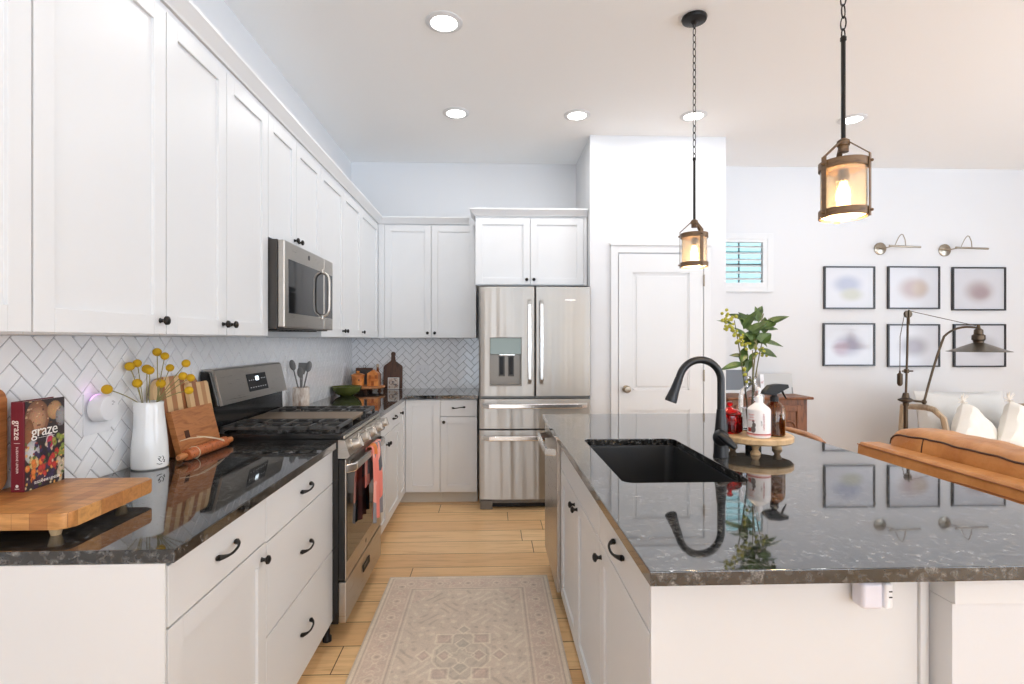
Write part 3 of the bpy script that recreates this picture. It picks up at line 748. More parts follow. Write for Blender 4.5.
MB().box(XI+.08, .94, 1.1345, 1.6655, 0, .0995).build('toe_kick', M['toe'], c)
drawer(c, FI, 1.135, 1.664, .737, .874); shaker(c, FI, 1.135, 1.664, .108, .732, (1.636, .69))
MB().box(XI+.001, .942, 1.125, 1.1335, 0, .883, .001).build('end_panel', M['cab'], c)
MB().box(.9425, .957, 1.118, 1.15, 0, .883, .001).box(.9575, .971, 1.128, 1.15, 0, .883, .001).build('end_filler', M['cab'], c)
st_ = thing('wall_island', 'white half wall under the island overhang with a capped end', 'half wall', (1.03, 2.1, 0), kind='structure')
MB().box(.9725, 1.15, 1.072, 3.205, 0, .818).build('half_wall', M['wall'], st_)
MB().box(.9715, 1.156, 1.064, 3.210, .8185, .883, .003).build('cap_trim', M['trim'], st_)
# dishwasher
dw = thing('dishwasher', 'stainless dishwasher at the far end of the island', 'dishwasher', (.63, 2.9, 0))
MB().box(.367, .92, 2.600, 3.196, .1, .872).build('body', M['dsteel'], dw)
MB().box(.40, .92, 2.600, 3.196, 0, .0995).build('toe_kick', M['blackp'], dw)
dd_ = MB().box(.326, .366, 2.602, 3.194, .11, .874, .005, 3).build('door', M['steel'], dw)
bar(dd_, (2.64, .800), (3.155, .800), .035, .052, frame((.326, 0, 0), (0, 1, 0), (0, 0, 1), (-1, 0, 0)), M['hsteel'], .006)
# granite top with undermount sink
hx0, hx1, hy0, hy1 = .426, .846, 1.672, 2.414
slab([(.315, 1.030), (1.488, 1.030), (1.488, 3.228), (.315, 3.228)], 'island_countertop', 'dark speckled granite island countertop with a black undermount sink', rrect(hx0, hx1, hy0, hy1, .035))
sk = MB(); t = bmesh.new(); rings = []
for (g_, z, r_) in ((.014, .66, .05), (.014, .8825, .04), (-.002, .8825, .036), (-.004, .87, .036), (-.012, .69, .04), (-.03, .675, .05), (-.12, .670, .08)):
    rings.append([t.verts.new((x, y, z)) for x, y in rrect(hx0-g_, hx1+g_, hy0-g_, hy1+g_, r_, 5)])
t.faces.new(rings[0]); t.faces.new(rings[-1])
for A, B in zip(rings, rings[1:]):
    for i in range(len(A)): t.faces.new((A[i], A[(i+1) % len(A)], B[(i+1) % len(A)], B[i]))
sk.merge(t); so = tag(sk.build('sink', M['sink']), 'black composite undermount sink basin set in the island', 'sink')
MB().lathe([(0, .6715), (.055, .6715), (.055, .6735), (.04, .674), (.036, .6725), (0, .6722)], (.636, 2.04, 0), 24).build('drain', M['dsteel'], so)
# faucet
fa = thing('faucet', 'matte black gooseneck faucet rising beside the island sink', 'faucet', (.905, 2.035, .9142))
bx, by = .905, 2.035
MB().lathe([(0, .9143), (.030, .9143), (.031, .918), (.0285, .925), (.0275, .985), (.0255, 1.0), (.020, 1.06), (.0165, 1.10), (0, 1.10)], (bx, by, 0), 24).build('base', M['black'], fa)
pts = [(bx, by, 1.09), (bx, by, 1.14), (bx, by, 1.19)]; R_ = .087
pts += [(bx-R_+R_*math.cos(a), by-.006*a, 1.209+R_*math.sin(a)) for a in [i*PI*.90/20 for i in range(21)]]
px_, py_, pz_ = pts[-1]; pts.append((px_-.004, py_, pz_-.012))
MB().tube(pts, .0145, 14).build('spout', M['black'], fa)
dirv = Vector((-.042, 0, -.112)).normalized(); e = Vector(pts[-1])
sp = MB(Matrix.Translation(e) @ Vector((0, 0, 1)).rotation_difference(dirv).to_matrix().to_4x4())
sp.lathe([(0, 0), (.0155, 0), (.016, .012), (.0175, .045), (.0235, .092), (.022, .097), (.018, .095), (0, .094)], (0, 0, 0), 22); sp.build('spray_head', M['black'], fa)
MB().ball((bx-.010, by-.022, .992), .033, (.95, .9, 1.0), 16).tube([(bx-.020, by-.036, 1.008), (bx+.000, by-.054, .988), (bx+.026, by-.066, .962)], [.020, .022, .013], 12, flat=.75).build('lever_handle', M['black'], fa)

# wooden riser with bottles
def riser(name, label, cx, cy, zb, zt, th, R, m, footm, ang0, nf=3):
    t = thing(name, label, 'serving board', (cx, cy, zb))
    MB().lathe([(0, zt-th), (R-.006, zt-th), (R, zt-th+.005), (R, zt-.005), (R-.004, zt), (0, zt)], (cx, cy, 0), 56).build('board', m, t)
    for i in range(nf):
        a = ang0+2*PI*i/nf; h_ = zt-th-zb
        MB().lathe([(0, 0), (.019, 0), (.020, h_*.15), (.011, h_*.45), (.016, h_*.8), (.017, h_-.0005), (0, h_-.0005)], (cx+R*.68*math.cos(a), cy+R*.68*math.sin(a), zb), 14).build('foot', footm, t)
    return t
K = .9143
riser('serving_riser', 'round pale wooden riser beside the faucet holding bottles and a vase', 1.102, 2.155, K, .983, .027, .146, M['pale'], M['pale'], -PI/2-.45)
tag(MB().lathe([(0, K), (.032, K), (.032, .945), (.030, .950), (0, .950)], (1.118, 2.20, 0), 22).build('candle_tin', M['enamel']), 'low black round tin on the counter underneath the pale wooden riser', 'tin')
ZR = .9833
def shell(mb, outer, th, c, seg=28):          # thin-walled vessel from an outer profile (bottom to rim)
    inner = [(max(r-th, .0005), z+(th if i == 0 else 0)) for i, (r, z) in enumerate(outer)]
    inner[0] = (max(outer[1][0]-th*1.5, .001), outer[0][1]+th)
    mb.lathe([(0, outer[0][1])]+outer+inner[::-1]+[(0, outer[0][1]+th)], c, seg)
# red glass jar
rj = thing('candy_jar', 'ribbed red glass jar with knobbed lid at the riser rim', 'jar', (1.005, 2.175, ZR))
m_ = MB(); cx_, cy_ = 1.005, 2.175
m_.lathe([(0, ZR), (.034, ZR), (.040, ZR+.006), (.042, ZR+.03), (.041, ZR+.075), (.038, ZR+.078), (.037, ZR+.074), (.038, ZR+.03), (.034, ZR+.010), (0, ZR+.008)], (cx_, cy_, 0), 28)
for i in range(20):
    a = 2*PI*i/20; m_.tube([(cx_+.0415*math.cos(a), cy_+.0415*math.sin(a), ZR+.008), (cx_+.0425*math.cos(a), cy_+.0425*math.sin(a), ZR+.03), (cx_+.0415*math.cos(a), cy_+.0415*math.sin(a), ZR+.07)], .003, 6)
m_.build('jar', M['redglass'], rj)
MB().lathe([(0, ZR+.040), (.036, ZR+.040), (.036, ZR+.0105), (0, ZR+.0105)], (cx_, cy_, 0), 24).build('wax', mat('red_wax', sr(225, 24, 20), .4), rj); rj.scale = (1.12, 1.12, 1)
MB().lathe([(0, ZR+.079), (.042, ZR+.079), (.042, ZR+.083), (.034, ZR+.093), (.015, ZR+.101), (.007, ZR+.106), (.006, ZR+.112), (.011, ZR+.118), (.012, ZR+.124), (.008, ZR+.130), (0, ZR+.131)], (cx_, cy_, 0), 28).build('lid', M['redglass'], rj)
# white soap bottle
sb_ = thing('soap_bottle', 'white pump bottle with red printed label on the riser front', 'bottle', (1.078, 2.075, ZR))
cx_, cy_ = 1.078, 2.075
wplast = mat('white_bottle', sr(238, 234, 232), .25)
MB().lathe([(0, ZR), (.040, ZR), (.044, ZR+.004), (.044, ZR+.108), (.041, ZR+.116), (.020, ZR+.134), (.016, ZR+.138), (0, ZR+.138)], (cx_, cy_, 0), 36).build('bottle', wplast, sb_)
MB().lathe([(0, ZR+.1382), (.0135, ZR+.1382), (.014, ZR+.158), (.010, ZR+.164), (.0045, ZR+.167), (.004, ZR+.185), (.009, ZR+.187), (.008, ZR+.198), (0, ZR+.199)], (cx_, cy_, 0), 18).tube([(cx_, cy_, ZR+.193), (cx_+.015, cy_+.028, ZR+.193), (cx_+.020, cy_+.036, ZR+.186)], .0045, 8).build('pump', M['whitep'], sb_)
redp, greyp, pinkp = mat('red_print', sr(176, 60, 52), .5), mat('grey_print', sr(110, 100, 98), .5), mat('pink_print', sr(222, 150, 142), .5)
def patch(parent, name, m, R, a0, a1, z0, z1, cx, cy):
    t_ = MB(); t_.sheet(lambda u, v: (cx+R*math.cos(a0+(a1-a0)*u), cy+R*math.sin(a0+(a1-a0)*u), z0+(z1-z0)*v), 10, 2, .0003); return t_.build(name, m, parent)
view = math.atan2(-cy_, -cx_)
patch(sb_, 'label_band', pinkp, .0443, view-1.5, view+1.5, ZR+.010, ZR+.013, cx_, cy_)
patch(sb_, 'label_band', redp, .0443, view-1.5, view+1.5, ZR+.014, ZR+.018, cx_, cy_)
def cyl_text(s, size, m, parent, ang, z, R, cx, cy, up=False):
    n = Vector((math.cos(ang), math.sin(ang), 0)); u = Vector((-math.sin(ang), math.cos(ang), 0)); zv = Vector((0, 0, 1))
    if up: u, zv = zv, -u
    text(s, size, m, 'lettering', parent, frame(Vector((cx, cy, z))+n*(R+.0006), u, zv, n), .0003)
cyl_text('HAND & BODY', .0095, redp, sb_, view+.42, ZR+.066, .0443, cx_, cy_, True)
cyl_text('SOAP', .008, greyp, sb_, view+.22, ZR+.060, .0443, cx_, cy_, True)
for i, tx in enumerate(('BERRY', 'AND', 'WOOD')): cyl_text(tx, .0088, pinkp, sb_, view-.62, ZR+.092-i*.011, .0443, cx_, cy_)
art = MB()
for da, z, r_ in ((-.5, .034, .011), (-.42, .052, .008), (-.48, .067, .005)):
    a = view+da; art.ball((cx_+.0440*math.cos(a), cy_+.0440*math.sin(a), ZR+z), r_, (1, 1, 1.2), 10, X=None)
art2 = MB()
for v in art.bm.verts:                         # keep the printed figure as a skin just off the bottle wall
    p = Vector((v.co.x-cx_, v.co.y-cy_)); p = p.normalized()*(.0444 if p.length > .0440 else .0436); v.co.x, v.co.y = cx_+p.x, cy_+p.y
art.build('label_figure', greyp, sb_); art2.bm.free()
patch(sb_, 'label_block', redp, .0444, view-1.05, view-.70, ZR+.024, ZR+.040, cx_, cy_)
MB().lathe([(0, 0), (.008, 0), (.007, .0015), (0, .002)], (0, 0, 0), 14, X=Matrix.Translation((cx_+.021*math.cos(view+.2), cy_+.021*math.sin(view+.2), ZR+.128)) @ Matrix.Rotation(view+.2, 4, 'Z') @ Matrix.Rotation(.75, 4, 'Y')).build('seal', redp, sb_)
# amber spray bottle
sp_ = thing('spray_bottle', 'amber glass spray bottle with black trigger on the wooden riser', 'bottle', (1.158, 2.105, ZR)); cx_, cy_ = 1.158, 2.105
m_ = MB(); shell(m_, [(.036, ZR+.0005), (.0405, ZR+.006), (.0405, ZR+.098), (.037, ZR+.116), (.026, ZR+.130), (.0145, ZR+.138), (.0135, ZR+.148)], .002, (cx_, cy_, 0), 32)
m_.build('bottle', M['amber'], sp_)
MB().lathe([(0, ZR+.004), (.0365, ZR+.004), (.0378, ZR+.008), (.0378, ZR+.090), (0, ZR+.090)], (cx_, cy_, 0), 28).build('liquid', glass('amber_liquid', sr(130, 84, 26), .0, 1.33), sp_)
MB().lathe([(0, ZR+.139), (.0165, ZR+.139), (.0165, ZR+.158), (.0105, ZR+.162), (.0105, ZR+.175), (0, ZR+.175)], (cx_, cy_, 0), 20).build('collar', M['blackp'], sp_)
ca = math.radians(10); X_ = Matrix.Translation((cx_, cy_, 0)) @ Matrix.Rotation(ca, 4, 'Z')
hd = MB(X_); hd.prism([(-.056, ZR+.170), (-.050, ZR+.184), (-.026, ZR+.206), (.014, ZR+.211), (.056, ZR+.208), (.060, ZR+.194), (.034, ZR+.184), (.012, ZR+.172), (-.012, ZR+.166)], -.014, .014, bev=.003, plane='xz'); hd.build('spray_head', M['blackp'], sp_)
tr = MB(X_); tr.tube([(.032, 0, ZR+.190), (.043, 0, ZR+.168), (.056, 0, ZR+.148)], [.006, .005, .003], 8, flat=.7); tr.build('trigger', M['blackp'], sp_)
MB().tube([(cx_, cy_, ZR+.15), (cx_+.003, cy_, ZR+.065)], .0025, 6).build('dip_tube', M['whitep'], sp_)
# clear glass vase
va = thing('glass_vase', 'clear glass bottle vase holding leafy branches behind the white soap', 'vase', (1.128, 2.235, ZR)); vx, vy = 1.128, 2.235
m_ = MB(); shell(m_, [(.044, ZR+.0005), (.050, ZR+.006), (.051, ZR+.145), (.045, ZR+.172), (.028, ZR+.190), (.021, ZR+.202), (.020, ZR+.225), (.024, ZR+.232)], .004, (vx, vy, 0), 32)
m_.build('vase', M['glass'], va)
MB().lathe([(0, ZR+.0045), (.043, ZR+.0045), (.0468, ZR+.010), (.0468, ZR+.095), (0, ZR+.095)], (vx, vy, 0), 28).build('water', glass('water', (.97, .99, 1), 0, 1.33), va)
# leafy branches
def bez(a, b, c, n=10): return [Vector(a)*(1-s)**2+Vector(b)*2*s*(1-s)+Vector(c)*s*s for s in [i/n for i in range(n+1)]]
leafm = mat('glossy_leaf', sr(72, 96, 48), .35); v = coords(leafm); n_ = ntex(leafm, v, 25, 2); r_ = ramp(leafm, n_.outputs[0], [(.3, sr(48, 72, 36)), (.7, sr(98, 122, 62))]); link(leafm, r_.outputs[0], bsdf(leafm).inputs['Base Color'])
stemm = mat('twig', sr(104, 100, 66), .6); berrym = mat('green_berry', sr(168, 166, 58), .45)
def leaf(mb, base, tip, wd, nrm, curl=.18):
    base, tip, nrm = Vector(base), Vector(tip), Vector(nrm); d_ = tip-base; L = d_.length; d_.normalize(); s = d_.cross(nrm).normalized(); n = s.cross(d_)
    def f(u, v_):
        q = u; w_ = wd*math.sin(PI*min(1, q**.8))**.9*(1-.25*q)
        a = (v_-.5)*2
        return base+d_*L*q+s*w_*a*.5+n*(abs(a)*w_*.22-curl*L*q*q)
    mb.sheet(f, 9, 4, .0006)
rnd = random.Random(11)
branches = [((vx-.008, vy, ZR+.01), (1.10, 2.25, 1.25), (1.065, 2.262, 1.46)), ((vx+.006, vy, ZR+.01), (1.13, 2.25, 1.30), (1.195, 2.26, 1.49)),
            ((vx+.002, vy+.005, ZR+.01), (1.16, 2.28, 1.24), (1.225, 2.30, 1.42)), ((vx-.004, vy-.004, ZR+.01), (1.13, 2.22, 1.18), (1.115, 2.20, 1.33))]
bo = thing('leafy_branches', 'leafy green branches with yellow-green berries in the glass vase', 'branches', (vx, vy, ZR+.01))
for bi, (a, b, c_) in enumerate(branches):
    pts = bez(a, b, c_, 14); MB().tube(pts, [.0042-.0022*i/14 for i in range(15)], 6).build('stem', stemm, bo)
lv = [((1.10, 1.27), (1.000, 1.248), .030), ((1.10, 1.30), (1.045, 1.31), .022), ((1.11, 1.34), (1.12, 1.25), .035), ((1.10, 1.38), (1.06, 1.43), .03),
      ((1.07, 1.44), (1.02, 1.47), .02), ((1.09, 1.42), (1.13, 1.505), .03), ((1.12, 1.40), (1.185, 1.455), .045), ((1.13, 1.41), (1.10, 1.48), .04),
      ((1.17, 1.45), (1.165, 1.525), .028), ((1.18, 1.47), (1.235, 1.505), .028), ((1.19, 1.44), (1.285, 1.478), .034), ((1.20, 1.42), (1.265, 1.425), .026),
      ((1.19, 1.38), (1.265, 1.36), .034), ((1.20, 1.365), (1.30, 1.35), .03), ((1.15, 1.36), (1.22, 1.405), .048), ((1.14, 1.38), (1.19, 1.35), .045),
      ((1.16, 1.33), (1.225, 1.30), .032), ((1.13, 1.32), (1.09, 1.36), .03), ((1.12, 1.28), (1.165, 1.33), .025), ((1.15, 1.42), (1.23, 1.45), .045),
      ((1.12, 1.43), (1.155, 1.50), .038), ((1.10, 1.40), (1.135, 1.36), .042), ((1.18, 1.40), (1.21, 1.48), .036), ((1.14, 1.29), (1.12, 1.23), .03), ((1.16, 1.40), (1.12, 1.42), .04),
      ((1.10, 1.36), (1.15, 1.42), .045), ((1.14, 1.44), (1.10, 1.50), .03), ((1.17, 1.41), (1.20, 1.35), .04), ((1.12, 1.46), (1.06, 1.50), .026), ((1.18, 1.46), (1.12, 1.48), .036), ((1.20, 1.46), (1.25, 1.44), .034),
      ((1.15, 1.39), (1.10, 1.36), .04), ((1.12, 1.33), (1.16, 1.37), .03), ((1.16, 1.47), (1.21, 1.53), .028), ((1.14, 1.36), (1.19, 1.40), .045), ((1.11, 1.31), (1.07, 1.28), .026)]
for (x0, z0), (x1, z1), w_ in lv:
    y0 = 2.25+rnd.uniform(-.03, .04); y1 = y0+rnd.uniform(-.05, .05)
    m_ = MB(); leaf(m_, (x0, y0, z0), (x1, y1, z1), w_*1.25, (rnd.uniform(-.5, .5), -.75, .75), rnd.uniform(.02, .22)); m_.build('leaf', leafm, bo, recalc=False)
for (x, z, n_) in ((1.018, 1.480, 9), (1.035, 1.45, 8), (1.030, 1.425, 8), (1.055, 1.41, 7), (1.085, 1.38, 9), (1.10, 1.355, 7), (1.10, 1.235, 7), (1.125, 1.185, 6), (1.185, 1.315, 8), (1.165, 1.33, 5)):
    m_ = MB()
    for i in range(n_): m_.ball((x+rnd.gauss(0, .010), 2.235+rnd.gauss(0, .010), z+rnd.gauss(0, .011)), rnd.uniform(.0055, .0085), seg=8)
    m_.build('berry_cluster', berrym, bo)
# outlet and night light on the island end panel
ol = MB(); ol.box(.800, .878, 1.1195, 1.1245, .797, .868, .002); oo = tag(ol.build('outlet_plate', M['whitep']), 'white outlet plate on the island end behind the plug-in', 'outlet')
pl = thing('plug_in_warmer', 'white plug-in device under the island counter edge', 'plug-in', (.82, 1.10, .80))
MB().box(.785, .832, 1.080, 1.119, .802, .860, .009, 4).build('body', mat('lilac_white_plastic', sr(226, 224, 234), .35), pl)
pc = MB().box(.8325, .851, 1.078, 1.119, .803, .859, .006, 3).build('side_socket', M['whitep'], pl)
MB().box(.840, .847, 1.0770, 1.0779, .841, .8435).box(.840, .847, 1.0770, 1.0779, .829, .8315).build('slots', M['gap'], pc)

# ================================================================ PENDANTS AND CEILING LIGHTS
def pendant(label, x, y, zb, turn):
    t = thing('pendant_light', label, 'pendant light', (x, y, CH), 'seeded glass pendants above the island')
    MB().lathe([(0, CH-.002), (.062, CH-.002), (.064, CH-.008), (.060, CH-.020), (.02, CH-.026), (.008, CH-.04), (0, CH-.04)], (x, y, 0), 28).build('canopy', M['bronze'], t)
    zr1 = zb+.570; zc = CH-.04; n = int((zc-zr1)/.036); ch_ = MB()
    for i in range(n+1):
        z = zc-(zc-zr1)*(i/(n)); a = PI/2*(i % 2)+.4
        ch_.tube([(x+.0085*math.cos(s)*math.cos(a), y+.0085*math.cos(s)*math.sin(a), z+.0215*math.sin(s)) for s in [2*PI*k_/14 for k_ in range(14)]], .0021, 6, closed=True)
    ch_.build('chain', M['bronze'], t)
    MB().lathe([(0, zb+.215), (.0065, zb+.215), (.0065, zr1-.018), (.009, zr1-.016), (.009, zr1-.006), (.003, zr1), (0, zr1)], (x, y, 0), 12).build('rod', M['bronze'], t)
    MB().lathe([(0, zb+.205), (.015, zb+.205), (.015, zb+.222), (.018, zb+.225), (.018, zb+.240), (.010, zb+.246), (0, zb+.246)], (x, y, 0), 16).build('hub', M['ringwood'], t)
    R = .0685
    for z0, z1 in ((zb, zb+.024), (zb+.150, zb+.174)):
        MB().lathe([(R-.0045, z0), (R, z0), (R, z1), (R-.0045, z1), (R-.0045, z0)], (x, y, 0), 48).build('ring', M['ringwood'], t)
    MB().lathe([(0, zb+.150), (.0625, zb+.150), (.0625, zb+.153), (0, zb+.153)], (x, y, 0), 36).build('top_plate', M['ringwood'], t)
    MB().lathe([(.0600, zb+.004), (.0630, zb+.004), (.0630, zb+.149), (.0600, zb+.149), (.0600, zb+.004)], (x, y, 0), 40).build('glass_shade', M['seeded'], t)
    for k_ in range(3):
        a = math.radians(turn)+k_*2*PI/3; X = Matrix.Translation((x, y, 0)) @ Matrix.Rotation(a, 4, 'Z')
        m_ = MB(X); m_.box(R+.0008, R+.0042, -.009, .009, zb-.004, zb+.186, .0012)
        m_.prism([(R+.0042, zb+.184), (R+.0008, zb+.184), (.014, zb+.233), (.014, zb+.237)], -.008, .008, plane='xz')
        for z in (zb+.012, zb+.162): m_.lathe([(0, 0), (.0045, 0), (.0045, .006), (.002, .008), (0, .008)], (R+.004, 0, z), 10, axis='x')
        m_.build('strap', M['ringwood'], t)
    MB().lathe([(0, zb+.1495), (.014, zb+.1495), (.015, zb+.120), (.012, zb+.112), (0, zb+.112)], (x, y, 0), 16).build('socket', M['antique'], t)
    MB().lathe([(0, zb+.1115), (.010, zb+.1115), (.018, zb+.085), (.021, zb+.065), (.018, zb+.045), (0, zb+.036)], (x, y, 0), 18).build('bulb', M['bulb'], t)
    l = bpy.data.lights.new('bulb_light', 'POINT'); l.energy = 6.0; l.color = (1, .72, .40); l.shadow_soft_size = .03
    lo = bpy.data.objects.new('bulb_light', l); COL.objects.link(lo); lo.parent = t; lo.location = (0, 0, zb+.02-CH)
    return t
pendant('glass and wood pendant lamp hanging in front of the pantry door', 1.052, 2.682, 1.752, 158.6)
pendant('glass and wood pendant lamp hanging above the near island end', 1.10, 1.60, 1.757, 190)
for i, (x, y, lb) in enumerate(((-.251, 2.77, 'round recessed ceiling light nearest the viewer'), (-.263, 3.875, 'round recessed ceiling light above the microwave end of the aisle'), (.636, 3.88, 'round recessed ceiling light in front of the refrigerator cabinet'),
          (1.508, 3.86, 'round recessed ceiling light behind the chain of the far pendant'), (2.735, 3.88, 'round recessed ceiling light behind the near pendant rod'),
          (-.25, .9, 'recessed light above the near counter, out of the picture'), (2.7, .9, 'recessed light above the sofa end, out of the picture'))):
    t = thing('ceiling_light', lb, 'ceiling light', (x, y, CH), 'recessed ceiling lights')
    MB().lathe([(.070, -.001), (.098, -.001), (.098, -.004), (.074, -.011), (.070, -.009), (.070, -.001)], (x, y, CH), 40).build('trim_ring', M['trim'], t)
    MB().lathe([(0, -.0012), (.0695, -.0012), (.0695, -.006), (0, -.006)], (x, y, CH), 32).build('lens', M['lens'], t)
    l = bpy.data.lights.new('lamp', 'AREA'); l.shape = 'DISK'; l.size = .13; l.energy = 4.4; l.color = (1, 1, 1)
    lo = bpy.data.objects.new('lamp', l); COL.objects.link(lo); lo.parent = t; lo.location = (0, 0, -.012)

# ================================================================ NEAR-LEFT COUNTER
bb = thing('butcher_block', 'thick wooden butcher block on short feet at the counter near end', 'cutting board', (-1.14, 1.385, K))
MB().prism(rrect(-1.303, -.974, 1.238, 1.552, .022), .938, .976, bev=.004).build('board', M['block'], bb)
for x in (-1.265, -1.03):
    for y in (1.275, 1.495): MB().lathe([(0, K), (.010, K), (.016, .9375), (0, .9375)], (x, y, 0), 14).build('foot', M['pale'], bb)
# cookbook
bk_ = thing('cookbook', 'graze cookbook with maroon spine standing on the butcher block', 'book', (-1.24, 1.47, .9765))
bz = .9765; H_ = .236
maroon = mat('maroon_spine', sr(112, 30, 46), .4)
MB().box(-1.2505, -1.2235, 1.4135, 1.534, bz+.002, bz+H_-.003).build('pages', mat('paper', sr(226, 220, 208), .8), bk_)
MB().box(-1.2535, -1.2215, 1.4095, 1.4130, bz, bz+H_, .001).build('spine', maroon, bk_)
MB().box(-1.2535, -1.2510, 1.4132, 1.540, bz, bz+H_).build('back_cover', maroon, bk_)
# front cover, painted as a photograph of a grazing board
def paint_cover(w_, h_):
    nx, ny = 90, 150; bm = bmesh.new(); vs = [[bm.verts.new((0, 0, 0)) for _ in range(ny+1)] for _ in range(nx+1)]
    R = random.Random(5); blobs = []
    def c8(*a): return sr(*a)
    blobs += [(.30, .80, .30, .20, c8(150, 104, 78)), (.30, .78, .22, .14, c8(186, 140, 108)), (.74, .86, .2, .11, c8(190, 146, 104)), (.9, .78, .14, .12, c8(150, 148, 150)), (.10, .60, .12, .2, c8(140, 92, 60)),
              (.62, .50, .11, .09, c8(232, 210, 215)), (.62, .50, .085, .07, c8(196, 52, 84)), (.17, .42, .18, .13, c8(196, 198, 200)), (.22, .30, .13, .08, c8(220, 190, 130))]
    for _ in range(18): blobs.append((R.uniform(.72, 1), R.uniform(.33, .56), .055, .035, c8(150+R.randint(-15, 15), 160, 78)))
    for _ in range(30): blobs.append((R.uniform(.25, .7), R.uniform(.08, .5), .045, .03, c8(58, 48, 84)))
    for _ in range(12): blobs.append((R.uniform(0, .45), R.uniform(.10, .3), .06, .04, c8(224, 128, 58)))
    for _ in range(10): blobs.append((R.uniform(.3, .8), R.uniform(.12, .38), .06, .04, c8(190, 60, 54)))
    for _ in range(8): blobs.append((R.uniform(.7, 1), R.uniform(.05, .3), .07, .06, c8(206, 186, 160)))
    for _ in range(14): blobs.append((R.uniform(0, .5), R.uniform(.0, .12), .05, .03, c8(60, 40, 70)))
    for _ in range(70): blobs.append((R.uniform(0, 1), R.uniform(0, .55), R.uniform(.015, .04), R.uniform(.008, .025), R.choice([c8(214, 196, 160), c8(90, 110, 52), c8(150, 60, 50), c8(48, 40, 62), c8(230, 170, 90)])))
    for _ in range(40): blobs.append((R.uniform(.02, .9), R.uniform(.62, 1), R.uniform(.01, .05), R.uniform(.004, .014), R.choice([c8(122, 82, 60), c8(206, 170, 136), c8(96, 62, 48)])))
    cols = []
    for i in range(nx+1):
        for j in range(ny+1):
            u, v_ = i/nx, j/ny; vs[i][j].co = (0, u*w_, v_*h_); c_ = c8(46, 38, 42)
            for bu, bv, ru, rv, cc in blobs:
                d_ = ((u-bu)/ru)**2+((v_-bv)/rv)**2
                if d_ < 1: c_ = tuple(a*(1.05-.45*d_) for a in cc)
            c_ = tuple(x*R.uniform(.75, 1.2) for x in c_); cols.append(c_)
    for i in range(nx):
        for j in range(ny): bm.faces.new((vs[i][j], vs[i+1][j], vs[i+1][j+1], vs[i][j+1]))
    return bm, cols
bm, cols = paint_cover(.126, H_)
bm.transform(Matrix.Translation((-1.2205, 1.4132, bz)))
me = bpy.data.meshes.new('cover'); bmesh.ops.translate(bm, verts=bm.verts, vec=-ORG[bk_.name]); bm.to_mesh(me)
ca_ = me.color_attributes.new('paint', 'FLOAT_COLOR', 'POINT')
for i, c_ in enumerate(cols): ca_.data[i].color = (*c_, 1)
bm.free(); cm = mat('cover_print', (1, 1, 1), .3); at_ = node(cm, 'ShaderNodeAttribute', attribute_name='paint'); link(cm, at_.outputs['Color'], bsdf(cm).inputs['Base Color']); me.materials.append(cm)
co_ = bpy.data.objects.new('cover_picture', me); COL.objects.link(co_); co_.parent = bk_; ORG[co_.name] = ORG[bk_.name]
MB().box(-1.2230, -1.2208, 1.4132, 1.540, bz, bz+H_).build('front_cover', maroon, bk_)
wt = mat('white_print', sr(240, 238, 232), .5)
text('graze', .043, wt, 'lettering', bk_, frame((-1.2200, 1.474, bz+.152), (0, 1, 0), (0, 0, 1), (1, 0, 0)), .0003, spacing=.92)
text('SUZANNE LENZER', .010, wt, 'lettering', bk_, frame((-1.2200, 1.482, bz+.016), (0, 1, 0), (0, 0, 1), (1, 0, 0)), .0003)
MB().box(-1.2203, -1.2199, 1.452, 1.505, bz+.134, bz+.1348).build('rule', wt, bk_)
FS = lambda z: frame((-1.2375, 1.4092, z), (0, 0, -1), (1, 0, 0), (0, -1, 0))
text('graze', .024, wt, 'lettering', bk_, FS(bz+.162), .0003)
text('SUZANNE LENZER', .0075, wt, 'lettering', bk_, FS(bz+.084), .0003, spacing=1.15)
MB().box(-1.2450, -1.2300, 1.4088, 1.4094, bz+.1275, bz+.1285).build('rule', wt, bk_)
MB().ball((-1.2375, 1.4093, bz+.016), .004, (1, .1, 1), 10).box(-1.243, -1.232, 1.4090, 1.4094, bz+.008, bz+.0095).build('emblem', wt, bk_)
tag(MB().prism(rrect(1.12, 1.436, .9765, 1.248, .03), -1.306, -1.286, bev=.003, plane='yz').build('cutting_board', M['cherry']), 'brown wooden board leaning at the photo edge beside the cookbook', 'cutting board')
# plug-in hub on its outlet
tag(MB().box(XW+.0085, XW+.0135, 1.725, 1.845, 1.065, 1.20, .002).build('outlet_plate', M['whitep']), 'white outlet plate behind the round plug-in by the cookbook', 'outlet')
pk = thing('plug_in_hub', 'round white plug-in device on the tiles beside the cookbook', 'plug-in', (-1.28, 1.765, 1.15))
MB().lathe([(0, 0), (.043, 0), (.0455, .004), (.0455, .010), (.043, .030), (.040, .0405), (.037, .0425), (0, .0435)], (XW+.0225, 1.768, 1.150), 40, axis='x').build('body', M['whitep'], pk)
MB().lathe([(.0458, .002), (.0464, .004), (.0458, .006), (.0458, .002)], (XW+.0225, 1.768, 1.150), 32, axis='x', a0=2.6, arc=1.4).build('status_light', M['pinkled'], pk)
MB().box(XW+.014, XW+.022, 1.745, 1.79, 1.13, 1.17).build('plug', M['whitep'], pk)
gl_ = MB()
for y, z in ((1.778, 1.172), (1.784, 1.168), (1.778, 1.162)): gl_.box(XW+.0661, XW+.0665, y-.004, y+.004, z-.0012, z+.0012)
gl_.build('logo', mat('grey_mark', sr(150, 150, 155), .5), pk)
l = bpy.data.lights.new('hub_glow', 'POINT'); l.energy = .007; l.color = (.8, .35, 1); l.shadow_soft_size = .01
lo = bpy.data.objects.new('hub_glow', l); COL.objects.link(lo); lo.parent = pk; lo.location = (-.012, -.02, .062)
